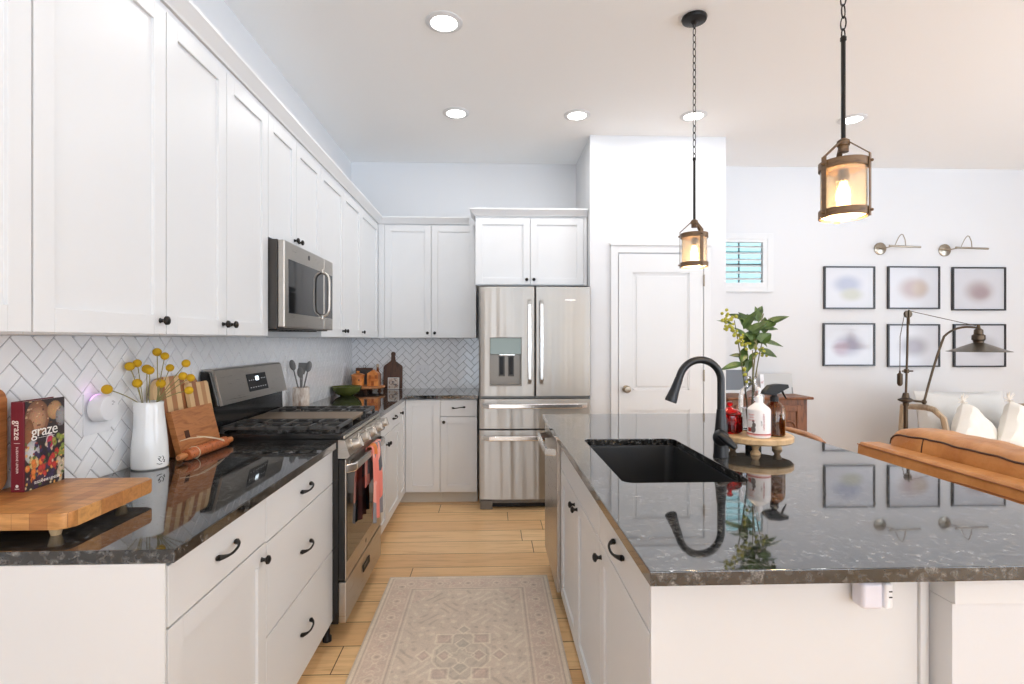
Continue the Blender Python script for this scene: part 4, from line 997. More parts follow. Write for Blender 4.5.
# white pitcher with yellow craspedia
pt = thing('pitcher', 'white glazed pitcher with small black monogram holding yellow balls', 'pitcher', (-1.232, 1.932, K)); jx, jy = -1.232, 1.932
t = bmesh.new(); rings = []
prof = [(.052, 0), (.0575, .005), (.0585, .03), (.0555, .09), (.050, .15), (.0445, .20), (.0425, .225), (.0435, .238)]
inn = [(.0405, .237), (.040, .20), (.046, .15), (.052, .06), (.05, .012)]
for k_, (r, z) in enumerate(prof+inn):
    rg_ = []
    for i in range(40):
        a = 2*PI*i/40; q = max(0, math.cos(a-(-2.25)))**10*max(0, (z-.17)/.068); rr = r+q*.013
        rg_.append(t.verts.new((jx+rr*math.cos(a), jy+rr*math.sin(a), K+z+q*.006)))
    rings.append(rg_)
t.faces.new(rings[0]); t.faces.new(rings[-1])
for A, B in zip(rings, rings[1:]):
    for i in range(40): t.faces.new((A[i], A[(i+1) % 40], B[(i+1) % 40], B[i]))
m_ = MB(); m_.merge(t); m_.build('body', M['ceramic'], pt)
va_ = math.atan2(-jy, -jx)
hdl = MB(); ah = math.radians(118); hdl.tube([(jx+(.042+.034*math.sin(PI*s))*math.cos(ah), jy+(.042+.034*math.sin(PI*s))*math.sin(ah), K+.215-.13*s) for s in [i/12 for i in range(13)]], .007, 10); hdl.build('handle', M['ceramic'], pt)
ink = mat('black_ink', (.01, .01, .01), .6)
mg = MB()
for st_p in (((.0, .050), (.008, .046), (.002, .040)), ((-.002, .044), (.004, .034), (.010, .030)), ((-.006, .026), (.002, .022), (.012, .022)), ((.014, .050), (.018, .042), (.014, .034)), ((.016, .030), (.020, .026), (.022, .036))):
    P_ = []
    for s_, z_ in st_p:
        a = va_+.45+s_/.057; P_.append((jx+.0592*math.cos(a), jy+.0592*math.sin(a), K+z_-.004))
    mg.tube(P_, .0011, 5)
mg.build('monogram', ink, pt)
fl = thing('craspedia_stems', 'bunch of yellow ball flowers standing in the white pitcher', 'flowers', (jx, jy, K+.1))
ym = mat('yellow_flower', sr(214, 168, 24), .9); v = coords(ym); vo = node(ym, 'ShaderNodeTexVoronoi'); vo.inputs['Scale'].default_value = 420; link(ym, v, vo.inputs['Vector']); bump(ym, vo.outputs[0], .7, .003)
gs = mat('dry_stem', sr(140, 132, 84), .7)
balls = [(-1.214, 1.944, 1.33), (-1.178, 1.93, 1.316), (-1.275, 1.93, 1.29), (-1.288, 1.91, 1.28), (-1.251, 1.945, 1.269), (-1.225, 1.92, 1.265), (-1.178, 1.96, 1.272), (-1.109, 1.94, 1.289), (-1.262, 1.91, 1.22), (-1.20, 1.943, 1.216), (-1.12, 1.94, 1.243), (-1.098, 1.95, 1.236), (-1.093, 1.93, 1.192), (-1.262, 1.763, 1.212)]
for i, b_ in enumerate(balls):
    a = i*2.4; base_ = (jx+.022*math.cos(a), jy+.022*math.sin(a), K+.03); mid = (jx+.024*math.cos(math.atan2(b_[1]-jy, b_[0]-jx)), jy+.024*math.sin(math.atan2(b_[1]-jy, b_[0]-jx)), K+.235)
    if i == 13: mid = (jx-.014, jy-.030, K+.232)
    s_ = MB().tube([base_]+bez(mid, (Vector(mid)+Vector(b_))/2+Vector((0, 0, .012)), b_, 6), .0016, 6).build('stem', gs, fl)
    MB().ball(b_, .0150+.0012*math.sin(i*5), seg=18).build('flower_head', ym, fl)
# leaning boards and rolling pin
def lean(name, label, mtl, y0, y1, h, th, xb, xt, r, extra=None, rz=0, zb=K):
    # a board standing on its long edge, bottom at x = xb, top at x = xt
    ang = math.asin((xb-xt)/h); t = thing(name, label, 'cutting board', (xb, (y0+y1)/2, zb), rz=rz); w_ = y1-y0
    X = Matrix.Rotation(-ang, 4, 'Y')
    m_ = MB(X); m_.prism(rrect(-w_/2, w_/2, .001, h, r), -th, 0, bev=.002, plane='yz'); o = m_.build('board', mtl, t, local=True)
    return t, X
lean('cutting_board', 'largest striped wooden board, its rounded top against the tiles', M['strip1'], 2.02, 2.335, .318, .018, -1.237, -1.285, .07)
lean('cutting_board', 'pale striped board between the range and the square-holed board', M['strip2'], 2.215, 2.372, .285, .016, -1.210, -1.262, .012)
cb, X = lean('cutting_board', 'reddish wooden board with a small square hole behind the rolling pin', M['cherry'], 2.048, 2.338, .190, .022, -1.182, -1.228, .004)
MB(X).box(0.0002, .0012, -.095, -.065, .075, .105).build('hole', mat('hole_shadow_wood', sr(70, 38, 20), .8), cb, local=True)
rp = thing('rolling_pin', 'patterned wooden rolling pin with twine lying before the boards', 'rolling pin', (-1.153, 2.16, K+.0225))
pa, pb = Vector((-1.158, 1.975, K+.0225)), Vector((-1.148, 2.352, K+.0225)); dv = (pb-pa).normalized(); Ls = (pb-pa).length
RX = Matrix.Translation(pa) @ Vector((0, 0, 1)).rotation_difference(dv).to_matrix().to_4x4()
MB(RX).lathe([(0, .05), (.019, .05), (.022, .054), (.022, Ls-.054), (.019, Ls-.05), (0, Ls-.05)], (0, 0, 0), 28).build('roller', wood('pin_wood', sr(186, 104, 58), sr(150, 78, 40), (8, 8, 8), 5, .35), rp)
for a, b in ((0, .0495), (Ls-.0495, Ls)):
    MB(RX).lathe([(0, a), (.008, a), (.013, a+.008), (.013, b-.008 if a else b-.014), (.009, b-.006 if a == 0 else b-.004), (.008, b), (0, b)], (0, 0, 0), 18).build('grip', M['cherry'], rp)
dots = MB(RX)
for k_ in range(7):
    for j in range(9):
        a = 2*PI*j/9+k_*.35; dots.ball((.0215*math.cos(a), .0215*math.sin(a), .065+k_*(Ls-.13)/6), .0022, seg=6)
dots.build('carving', M['walnut'], rp)
mm = pa+dv*.10; side = Vector((1, 0, 0))
MB().tube([(-1.198, 2.055, .985), (-1.180, 2.09, .990), (-1.150, 2.14, .985), (-1.126, 2.20, .965), (-1.120, 2.235, .950), (-1.128, 2.245, .955), (-1.148, 2.19, .975), (-1.170, 2.12, .992)], .0016, 6).tube([mm+Vector((0, 0, 0))+(Vector((math.cos(a), 0, math.sin(a)))*.0238) for a in [i*2*PI/16 for i in range(16)]], .0016, 6, closed=True).build('twine', mat('twine', sr(222, 206, 176), .9), rp)

# ================================================================ FAR-LEFT COUNTER
cr = thing('utensil_crock', 'mottled cream utensil crock on the counter right of the range', 'crock', (-1.225, 3.41, K)); cxx, cyy = -1.225, 3.41
m_ = MB(); shell(m_, [(.046, K), (.050, K+.005), (.052, K+.08), (.051, K+.148), (.052, K+.155)], .005, (cxx, cyy, 0), 32)
crm = mat('mottled_stoneware', sr(214, 200, 188), .5); v = coords(crm, (1, 1, .3)); n_ = ntex(crm, v, 55, 4); r_ = ramp(crm, n_.outputs[0], [(.4, sr(226, 216, 206)), (.65, sr(176, 150, 130))]); link(crm, r_.outputs[0], bsdf(crm).inputs['Base Color'])
m_.build('crock', crm, cr)
gu = mat('grey_silicone', sr(112, 110, 108), .5)
def utensil(name, lb, top, kind):
    b_ = Vector((cxx+(top[0]-cxx)*-.25, cyy+(top[1]-cyy)*-.25, K+.012)); tp = Vector(top); d_ = (tp-b_).normalized(); L = (tp-b_).length
    X = Matrix.Translation(b_) @ Vector((0, 0, 1)).rotation_difference(d_).to_matrix().to_4x4()
    m_ = MB(X); m_.tube([(0, 0, 0), (0, 0, L-.07)], [.006, .0045], 8)
    if kind == 'spoon': m_.ball((0, 0, L-.035), .036, (.55, .22, 1), 14)
    else: m_.prism([(-.012, L-.075), (.012, L-.075), (.028, L-.03), (.026, L), (-.026, L), (-.028, L-.03)], -.003, .003, bev=.001, plane='xz')
    tag(m_.build(name, gu), lb, 'utensil', 'grey utensils in the crock')
utensil('cooking_spoon', 'grey spoon leaning left out of the utensil crock', (-1.285, 3.405, 1.245), 'spoon')
utensil('spatula', 'grey slotted turner upright in the utensil crock', (-1.222, 3.435, 1.225), 'turner')
utensil('cooking_spoon', 'grey spoon leaning right out of the utensil crock', (-1.175, 3.43, 1.235), 'spoon')
utensil('cooking_spoon', 'shorter grey spoon in front of the turner in the crock', (-1.218, 3.375, 1.200), 'spoon')
# green bowl
gb = MB(); shell(gb, [(.052, K), (.056, K+.004), (.092, K+.022), (.112, K+.048), (.122, K+.078)], .005, (-1.188, 4.34, 0), 40)
gm_ = mat('green_glaze', sr(84, 92, 44), .12)
tag(gb.build('bowl', gm_), 'wide green glazed bowl on the far counter', 'bowl')
riser('serving_riser', 'round dark wooden riser in the kitchen corner holding orange pottery', -1.098, 4.69, K, .966, .020, .150, M['oak'], M['walnut'], -PI/2, 4)
om = mat('orange_glaze', sr(206, 122, 52), .35); v = coords(om); n_ = ntex(om, v, 18, 3); r_ = ramp(om, n_.outputs[0], [(.35, sr(186, 100, 38)), (.65, sr(226, 150, 78))]); link(om, r_.outputs[0], bsdf(om).inputs['Base Color'])
Z3 = .9663
cn = thing('canister', 'orange lidded ceramic canister on the dark corner riser', 'canister', (-1.178, 4.66, Z3))
MB().lathe([(0, Z3), (.046, Z3), (.052, Z3+.008), (.055, Z3+.088), (.058, Z3+.090), (0, Z3+.090)], (-1.178, 4.66, 0), 30).build('pot', om, cn)
MB().lathe([(0, Z3+.0905), (.061, Z3+.0905), (.061, Z3+.098), (.040, Z3+.108), (.012, Z3+.114), (.012, Z3+.120), (.016, Z3+.127), (.008, Z3+.133), (0, Z3+.133)], (-1.178, 4.66, 0), 30).build('lid', om, cn)
MB().ball((-1.157, 4.607, Z3+.055), .007, (1, .4, 1), 10).build('emblem', ink, cn)
hs = thing('house_jar', 'orange house-shaped ceramic jar beside the canister', 'jar', (-1.045, 4.67, Z3))
MB().prism([(-1.094, Z3), (-.996, Z3), (-.996, Z3+.110), (-1.045, Z3+.142), (-1.094, Z3+.110)], 4.635, 4.715, bev=.004, plane='xz').build('body', om, hs)
gw = mat('rust_glaze', sr(160, 82, 32), .4); 
for x in (-1.079, -1.027): MB().box(x, x+.02, 4.6335, 4.6355, Z3+.065, Z3+.095, .0005).build('window', gw, hs)
MB().box(-1.056, -1.034, 4.6335, 4.6355, Z3+.004, Z3+.045, .0005).build('door', gw, hs)
sbt = thing('syrup_bottle', 'small amber bottle with pale stopper behind the orange jar', 'bottle', (-1.028, 4.762, Z3))
MB().lathe([(0, Z3), (.026, Z3), (.028, Z3+.004), (.028, Z3+.100), (.012, Z3+.124), (.010, Z3+.160), (0, Z3+.160)], (-1.028, 4.762, 0), 20).build('bottle', mat('brown_bottle', sr(120, 62, 26), .08), sbt)
MB().lathe([(0, Z3+.1605), (.012, Z3+.1605), (.014, Z3+.172), (.010, Z3+.188), (0, Z3+.190)], (-1.028, 4.762, 0), 14).build('stopper', M['ash'], sbt)
fr = thing('framed_slate', 'small dark framed tile with hanging ring behind the orange canister', 'frame', (-1.185, 4.90, K))
X = Matrix.Translation((-1.185, 4.90, K)) @ Matrix.Rotation(-.12, 4, 'X')
m_ = MB(X)
for a in ((-.078, .078, .002, .018), (-.078, .078, .182, .198), (-.078, -.062, .018, .182), (.062, .078, .018, .182)): m_.box(a[0], a[1], -.008, .008, a[2], a[3], .001)
m_.build('frame', M['walnut'], fr); MB(X).box(-.062, .062, -.002, .004, .018, .182).build('panel', mat('slate_grey', sr(82, 74, 70), .5), fr)
MB(X).tube([(.012*math.cos(a), 0, .212+.014*math.sin(a)) for a in [i*2*PI/16 for i in range(16)]], .0016, 6, closed=True).build('hanging_ring', M['bronze'], fr)
pd = MB(Matrix.Translation((-.925, 4.925, K+.002)) @ Matrix.Rotation(-.10, 4, 'X'))
hw = .088; poly = [(-hw, .006), (-hw+.006, 0), (hw-.006, 0), (hw, .006), (hw, .205), (hw-.012, .222)]+[(hw-.012-(.055)*s, .222+.035*s*s*(3-2*s)) for s in (.25, .5, .75, 1)]
poly += [(.0165, .275), (.0155, .31)]+[(.021*math.cos(a), .325+.021*math.sin(a)) for a in [(-.3+i*(PI+.6)/10) for i in range(11)]]
poly += [(-.0155, .31), (-.0165, .275)]+[(-hw+.012+.055*s, .222+.035*s*s*(3-2*s)) for s in (1, .75, .5, .25)]+[(-hw+.012, .222), (-hw, .205)]
pd.prism(poly, 0, .018, bev=.002, plane='xz'); tag(pd.build('paddle_board', M['walnut']), 'dark walnut paddle board with round handle against the tiles', 'cutting board')
cdm = mat('speckled_card', (.8, .75, .7), .5); v = coords(cdm); vo = node(cdm, 'ShaderNodeTexVoronoi'); vo.inputs['Scale'].default_value = 60; link(cdm, v, vo.inputs['Vector']); s_ = node(cdm, 'ShaderNodeSeparateColor'); link(cdm, vo.outputs['Color'], s_.inputs[0])
r_ = ramp(cdm, s_.outputs[0], [(0, sr(214, 206, 198)), (.5, sr(204, 188, 172)), (.7, sr(176, 146, 124)), (.9, sr(122, 112, 112))]); link(cdm, r_.outputs[0], bsdf(cdm).inputs['Base Color'])
ptc = thing('picture_tile', 'small patterned picture tile leaning on the walnut paddle board', 'tile', (-.908, 4.87, K))
Xp = Matrix.Translation((-.908, 4.872, K+.002)) @ Matrix.Rotation(-.10, 4, 'X')
MB(Xp).box(-.052, .052, 0, .006, .0005, .108, .001).build('tile', M['ceramic'], ptc); MB(Xp).box(-.046, .046, -.0012, -.0002, .006, .102).build('picture', cdm, ptc)
def outlet(label, Mx, w_=.075, h_=.118, gang=1):
    t = thing('wall_outlet', label, 'outlet', Mx @ Vector((0, 0, 0)), 'outlets on the backsplash')
    MB(Mx).box(-w_/2, w_/2, -h_/2, h_/2, 0, .006, .002).build('plate', M['whitep'], t)
    s_ = MB(Mx)
    for dv_ in (-.022, .022):
        if w_ > h_: s_.box(dv_-.014, dv_+.014, -.016, .016, .0062, .0075, .0006)
        else: s_.box(-.016, .016, dv_-.014, dv_+.014, .0062, .0075, .0006)
    s_.build('socket', M['whitep'], t)
    d_ = MB(Mx)
    for dv_ in (-.022, .022):
        for e_ in (-.006, .006):
            if w_ > h_: d_.box(dv_-.004, dv_+.004, e_-.001, e_+.001, .0076, .0079)
            else: d_.box(e_-.001, e_+.001, dv_-.004, dv_+.004, .0076, .0079)
    d_.build('slots', M['dsteel'], t)
outlet('white horizontal outlet on the tiles left of the refrigerator', frame((-.652, YB-.0085, 1.098), (1, 0, 0), (0, 0, 1), (0, -1, 0)), .118, .075)
outlet('white outlet on the range-wall tiles near the far corner', frame((XW+.0085, 4.70, 1.11), (0, 1, 0), (0, 0, 1), (1, 0, 0)))

# ================================================================ RUG
def rug():
    W_, L_ = .905, 1.52; cx, cy = -.131, 2.275; nx, ny = 260, 430; import numpy as np
    u = (np.arange(nx+1)/nx-.5)*W_; v = (np.arange(ny+1)/ny-.5)*L_; U, V = np.meshgrid(u, v, indexing='ij'); aU, aV = abs(U), abs(V)
    base = np.array(sr(222, 203, 183)); cream = np.array(sr(242, 228, 206)); rose = np.array(sr(214, 183, 167)); taupe = np.array(sr(180, 161, 141)); grey = np.array(sr(196, 185, 167))
    C = np.ones(U.shape+(3,))*base
    def lay(mask, col, k=1.0):
        m_ = np.clip(mask, 0, 1)[..., None]*k; C[:] = C*(1-m_)+col*m_
    def band(d, c0, w_): return np.clip(1-abs(d-c0)/w_, 0, 1)
    ex, ey = W_/2-aU, L_/2-aV; e = np.minimum(ex, ey)
    lay(((e > .022) & (e < .155)).astype(float), rose*.6+base*.4, .55); lay((e < .022).astype(float), cream, .35)
    for c0, w_, col in ((.004, .006, taupe), (.024, .004, taupe), (.034, .004, cream), (.142, .005, cream), (.152, .004, taupe), (.165, .004, cream)): lay(band(e, c0, w_), col, .7)
    # flowers and scrolls along the border
    along = np.where(ex < ey, V, U); per = .16; ph = (along/per+.5) % 1-.5; cr_ = e-.088; rr = np.hypot(ph*per, cr_)
    lay(band(rr, .020, .005), cream, .8); lay(np.clip(1-rr/.011, 0, 1)*2, taupe, .6); ang = np.arctan2(cr_, ph*per)
    lay(band(rr, .038+.007*np.cos(6*ang), .005), cream, .6)
    ph2 = (along/per) % 1-.5; r2 = np.hypot(ph2*per*1.1, cr_); lay(band(r2, .026+.012*np.cos(3*np.arctan2(cr_, ph2*per)), .005), cream, .65); lay(np.clip(1-r2/.013, 0, 1)*2, rose, .7)
    # field scatter
    s = np.sin(U*62+2.2*np.sin(V*31))*np.sin(V*57+2.0*np.sin(aU*37)); inn = (e > .17).astype(float); lay(np.clip((s-.5)*3, 0, 1)*inn, cream, .5); lay(np.clip((-s-.6)*3, 0, 1)*inn, taupe, .45)
    # central medallion: nested stepped diamonds with lobes
    def lobe(x0, y0, r0, lob, k_): 
        d = np.hypot(aU-x0, aV-y0); a = np.arctan2(aV-y0, aU-x0); return d-(r0+lob*np.cos(k_*a))
    dm = np.maximum(aU*1.0+aV*.72-.155, np.maximum(aU-.125, aV-.17)); lay(np.clip(-dm*60, 0, 1), grey, .30); lay(band(dm, 0, .007), cream, .85); lay(band(dm, -.016, .004), taupe, .6)
    for x0, y0, r0 in ((.085, .125, .042), (.165, 0, .034), (0, .20, .030), (0, .085, .036), (.075, 0, .034)):
        f_ = np.abs(aU-x0)+np.abs(aV-y0)*.8-r0 if x0 != .085 else np.maximum(abs(aU-x0), abs(aV-y0))-r0*.9
        lay(np.clip(-f_*80, 0, 1), rose if x0 else grey, .45); lay(band(f_, 0, .006), cream, .9); lay(band(f_, -.013, .004), taupe, .5)
    lay(band(lobe(0, 0, .045, .012, 4), 0, .006), cream, .9)
    for x0 in (.02, .30):
        pass
    # corner spandrels
    cs = (W_/2-.17-aU)+(L_/2-.17-aV)*.8; lay(band(cs, .12+.01*np.sin(aV*80), .006)*inn, cream, .6); lay((cs < .115).astype(float)*inn, rose, .28)
    rng = np.random.default_rng(2); n1 = rng.normal(0, 1, U.shape); big = rng.normal(0, 1, (U.shape[0]//10+2, U.shape[1]//10+2)); bigU = np.kron(big, np.ones((10, 10)))[:U.shape[0], :U.shape[1]]
    C *= (1+.05*n1+.025*bigU)[..., None]; C = np.clip(C, 0, 1)
    bm = bmesh.new(); t_ = .007
    def hz(x, y):
        return t_
    vs = [[bm.verts.new((cx+u[i], cy+v[j], t_)) for j in range(ny+1)] for i in range(nx+1)]
    cl = [tuple(C[i, j]) for i in range(nx+1) for j in range(ny+1)]
    for i in range(nx):
        for j in range(ny): bm.faces.new((vs[i][j], vs[i+1][j], vs[i+1][j+1], vs[i][j+1]))
    rim = [vs[i][0] for i in range(nx+1)]+[vs[nx][j] for j in range(1, ny+1)]+[vs[i][ny] for i in range(nx-1, -1, -1)]+[vs[0][j] for j in range(ny-1, 0, -1)]
    lo_ = [bm.verts.new((p.co.x, p.co.y, .0006)) for p in rim]; tp = tuple(taupe); cl += [tp]*len(lo_)
    for i in range(len(rim)): k_ = (i+1) % len(rim); bm.faces.new((rim[k_], rim[i], lo_[i], lo_[k_]))
    bmesh.ops.translate(bm, verts=bm.verts, vec=(-cx, -cy, 0))
    me = bpy.data.meshes.new('rug'); bm.to_mesh(me); bm.free(); a_ = me.color_attributes.new('weave', 'FLOAT_COLOR', 'POINT')
    a_.data.foreach_set('color', np.array([(*c_, 1) for c_ in cl], dtype=np.float32).ravel())
    m_ = mat('rug_weave', (1, 1, 1), .95); at = node(m_, 'ShaderNodeAttribute', attribute_name='weave'); link(m_, at.outputs['Color'], bsdf(m_).inputs['Base Color']); vv = coords(m_); bump(m_, ntex(m_, vv, 500, 2).outputs[0], .5, .002)
    me.materials.append(m_); o = bpy.data.objects.new('rug', me); COL.objects.link(o); o.location = (cx, cy, 0); ORG[o.name] = Vector((cx, cy, 0))
    tag(o, 'faded beige patterned runner rug with a medallion on the oak floor', 'rug')
rug()
# ================================================================ LIVING ROOM WALL
def blur_print(name, base, spots):            # soft, unreadable print: smooth colour patches on a pale ground
    m = mat(name, base, .12); tc = node(m, 'ShaderNodeTexCoord'); prev = None
    col = node(m, 'ShaderNodeRGB'); col.outputs[0].default_value = (*base, 1); prev = col.outputs[0]
    for (x, z, rx, rz, c_) in spots:
        mp = node(m, 'ShaderNodeMapping'); mp.inputs['Location'].default_value = (-x/rx, 0, -z/rz); mp.inputs['Scale'].default_value = (1/rx, 0, 1/rz)
        link(m, tc.outputs['Object'], mp.inputs[0]); g = node(m, 'ShaderNodeTexGradient', gradient_type='SPHERICAL'); link(m, mp.outputs[0], g.inputs[0])
        r = ramp(m, g.outputs[0], [(0, (0, 0, 0)), (.75, (1, 1, 1))]); r.color_ramp.interpolation = 'EASE'
        mx = node(m, 'ShaderNodeMix', data_type='RGBA'); link(m, r.outputs[0], mx.inputs[0]); link(m, prev, mx.inputs[6]); mx.inputs[7].default_value = (*c_, 1); prev = mx.outputs[2]
    link(m, prev, bsdf(m).inputs['Base Color']); return m
GB = sr(200, 201, 206)
frames = [(3.222, 3.728, 1.672, 2.087, 'top left framed picture, soft blue over yellow-green', [(-.02, .24, .20, .12, sr(164, 168, 186)), (.02, .14, .16, .09, sr(182, 183, 172))]),
          (3.858, 4.378, 1.673, 2.090, 'top middle framed picture, soft brown and mauve patch', [(-.01, .20, .20, .15, sr(176, 160, 160)), (.06, .20, .12, .11, sr(182, 168, 158))]),
          (4.505, 5.044, 1.660, 2.085, 'top right framed picture, soft brown rectangle', [(.0, .19, .20, .15, sr(170, 158, 160)), (.02, .17, .12, .08, sr(160, 145, 148))]),
          (3.214, 3.728, 1.119, 1.535, 'bottom left framed picture, soft purple-grey patch', [(0, .20, .20, .14, sr(160, 157, 172)), (-.08, .17, .12, .11, sr(172, 156, 166))]),
          (3.857, 4.378, 1.108, 1.526, 'bottom middle framed picture behind the pulley floor lamp', [(.0, .20, .20, .14, sr(158, 154, 162))]),
          (4.519, 5.044, 1.106, 1.527, 'bottom right framed picture partly behind the metal lampshade', [(.05, .20, .20, .14, sr(172, 172, 178))])]
fb = mat('black_frame', (.016, .016, .018), .3)
for x0, x1, z0, z1, lb, sp_l in frames:
    t = thing('framed_picture', lb, 'picture', ((x0+x1)/2, YB-.012, z0), 'six pictures on the living room wall')
    m_ = MB(); b = .014; ya, yb_ = YB-.024, YB-.001
    m_.box(x0, x1, ya, yb_, z0, z0+b, .001).box(x0, x1, ya, yb_, z1-b, z1, .001).box(x0, x0+b, ya, yb_, z0+b, z1-b, .001).box(x1-b, x1, ya, yb_, z0+b, z1-b, .001)
    m_.build('frame', fb, t); MB().box(x0+b, x1-b, YB-.014, YB-.010, z0+b, z1-b).build('print', blur_print('soft_print', GB, sp_l), t)
for x0, x1, z, lb in ((3.788, 4.162, 2.262, 'nickel picture light above the gap between the left and middle pictures'), (4.438, 4.826, 2.250, 'nickel picture light above the top right picture')):
    t = thing('picture_light', lb, 'wall lamp', (x0, YB, z), 'picture lights above the frames')
    MB().lathe([(0, 0), (.060, 0), (.060, .008), (.048, .014), (.015, .018), (0, .018)], (x0, YB-.0005, z), 28, axis='-y').build('wall_plate', M['nickel'], t)
    MB().tube([(x0-.07, YB-.03, z+.005), (x0+.02, YB-.06, z-.0)], .005, 8).tube([(x0, YB-.018, z), (x0+.01, YB-.05, z)], .010, 8).build('stem', M['nickel'], t)
    a0 = Vector((x0+.055, YB-.12, z+.005)); MB().tube([(x0+.01, YB-.05, z), a0]+[(x0+.055+.03*s+.045*s, YB-.12-.02*s, z+.005+.115*math.sin(PI*.5*min(1, s*1.15))-(.0 if s < .85 else .03*(s-.85)/.15)) for s in (.15, .3, .45, .6, .75, .9, 1)]+[(x0+.137, YB-.145, z+.06), (x0+.137, YB-.15, z+.005)], .0042, 8).build('arm', M['nickel'], t)
    MB().tube([(x0-.02, YB-.15, z+.002), (x1-.09, YB-.15, z-.008)], .010, 12).build('lamp_tube', M['nickel'], t)

# ---------------- hutch
hu = thing('sideboard', 'dark carved wooden sideboard standing at the far wall', 'sideboard', (2.45, 4.72, 0))
HX0, HX1, HY0, HY1, HZ = 2.10, 2.80, 4.55, 4.96, .845
MB().box(HX0, HX1, HY0, HY1, .06, HZ, .003).build('body', M['hutch'], hu)
MB().prism([(HY0-.035, HZ+.0005), (HY0-.042, HZ+.010), (HY0-.035, HZ+.022), (HY1, HZ+.022), (HY1, HZ+.0005)], HX0-.035, HX1+.035, plane='yz').build('top', M['hutch'], hu)
MB().box(HX0-.012, HX1+.012, HY0-.012, HY1, .0, .06, .004).build('plinth', M['hutch'], hu)
for x0 in (HX0+.045, (HX0+HX1)/2+.02):
    x1 = x0+(HX1-HX0)/2-.065; m_ = MB(); s = .055; y = HY0
    for a in ((x0, x0+s, .11, HZ-.05), (x1-s, x1, .11, HZ-.05), (x0+s, x1-s, .11, .11+s), (x0+s, x1-s, HZ-.05-s, HZ-.05)): m_.box(a[0], a[1], y-.018, y-.0005, a[2], a[3], .003)
    m_.box(x0+s, x1-s, y-.006, y-.0005, .11+s, HZ-.05-s)
    xm = (x0+x1)/2; hw_ = (x1-x0)/2-s-.015
    arch = [(xm+hw_*math.cos(a), y-.012, .60+hw_*.75*math.sin(a)) for a in [i*PI/14 for i in range(15)]]
    m_.tube([(xm+hw_, y-.012, .19)]+arch+[(xm-hw_, y-.012, .19)], .009, 6); m_.tube([(p[0]*.6+xm*.4, p[1], .19+(p[2]-.19)*.82) for p in arch], .006, 6)
    m_.ball((xm, y-.010, .40), .045, (.7, .25, 1.6), 12)
    dd = m_.build('door', M['hutch'], hu); MB().ball((x1-.03 if x0 < 2.3 else x0+.03, y-.028, .47), .012, seg=10).build('knob', M['antique'], dd)
HT = HZ+.0225
pf = thing('framed_print', 'white framed dark grey print standing on the sideboard beside the pantry wall', 'frame', (2.31, 4.85, HT)); X = Matrix.Translation((2.31, 4.87, HT+.001)) @ Matrix.Rotation(-.10, 4, 'X')
m_ = MB(X)
for a in ((-.15, .15, 0, .03), (-.15, .15, .22, .25), (-.15, -.12, .03, .22), (.12, .15, .03, .22)): m_.box(a[0], a[1], -.008, .010, a[2], a[3], .002)
m_.build('frame', M['trim'], pf); MB(X).box(-.12, .12, -.002, .004, .03, .22).build('print', mat('charcoal_print', sr(98, 102, 108), .2), pf)
MB(X).box(-.152, .152, -.009, .011, .2505, .256).build('top_edge', fb, pf)
cdz = thing('photo_card', 'open white photo card with red lettering on the sideboard', 'card', (2.66, 4.76, HT)); X = Matrix.Translation((2.66, 4.79, HT+.002)) @ Matrix.Rotation(-.14, 4, 'X')
MB(X).box(-.15, .155, 0, .005, 0, .185, .001).build('panel', mat('silver_print', sr(190, 190, 188), .3), cdz)
MB(X).box(-.15, -.115, -.0015, -.0003, .002, .183).build('edge_strip', M['whitep'], cdz); MB(X).box(.143, .153, -.0015, -.0003, .002, .06).build('edge_mark', mat('grey_edge', sr(120, 120, 120), .4), cdz)
text('IL', .035, redp, 'lettering', cdz, X @ frame((-.133, -.002, .11), (0, 0, 1), (-1, 0, 0), (0, -1, 0)), .0004)
tag(MB().ball((2.555, 4.70, HT+.030), .030, (1, 1, .95), 16).build('coral_ornament', mat('coral_glaze', sr(214, 120, 92), .35)), 'small coral ball ornament on the sideboard behind the sprayer', 'ornament')

# ---------------- floor lamp with pulley
la = thing('floor_lamp', 'antique metal pulley floor lamp with wide cone shade', 'floor lamp', (3.415, 4.2, 0)); lx, ly = 3.415, 4.2
A = M['antique']
MB().lathe([(0, 0), (.15, 0), (.15, .012), (.06, .03), (.03, .05), (.022, .08), (0, .08)], (lx, ly, 0), 32).build('base', A, la)
MB().tube([(lx, ly, .06), (lx, ly, .90)], .016, 12).tube([(lx, ly, .88), (lx+.012, ly, 1.25), (lx+.018, ly, 1.56)], .0085, 10).build('pole', A, la)
MB().lathe([(0, .83), (.020, .83), (.022, .855), (.055, .872), (.055, .882), (.028, .895), (.020, .935), (0, .94)], (lx, ly, 0), 20).tube([(lx-.02, ly, .88), (lx+.15, ly, .86)], .009, 8).ball((lx+.155, ly, .86), .020, seg=12).lathe([(0, 1.095), (.018, 1.10), (.018, 1.13), (0, 1.135)], (lx+.006, ly, 0), 12).tube([(lx-.03, ly, 1.115), (lx+.06, ly, 1.115)], .006, 8).build('joint', A, la)
arm = bez((lx+.155, ly, .86), (3.66, ly, 1.20), (3.74, ly, 1.40), 10)+bez((3.74, ly, 1.40), (3.84, ly, 1.50), (4.01, ly, 1.475), 8)[1:]
MB().tube(arm, .009, 8).build('arm', A, la)
MB().lathe([(0, -.010), (.030, -.010), (.030, -.006), (.024, -.003), (.024, .003), (.030, .006), (.030, .010), (0, .010)], (lx+.018, ly, 1.585), 24, axis='y').tube([(lx+.018, ly-.013, 1.62), (lx+.018, ly-.013, 1.50)], .006, 6).build('pulley', A, la)
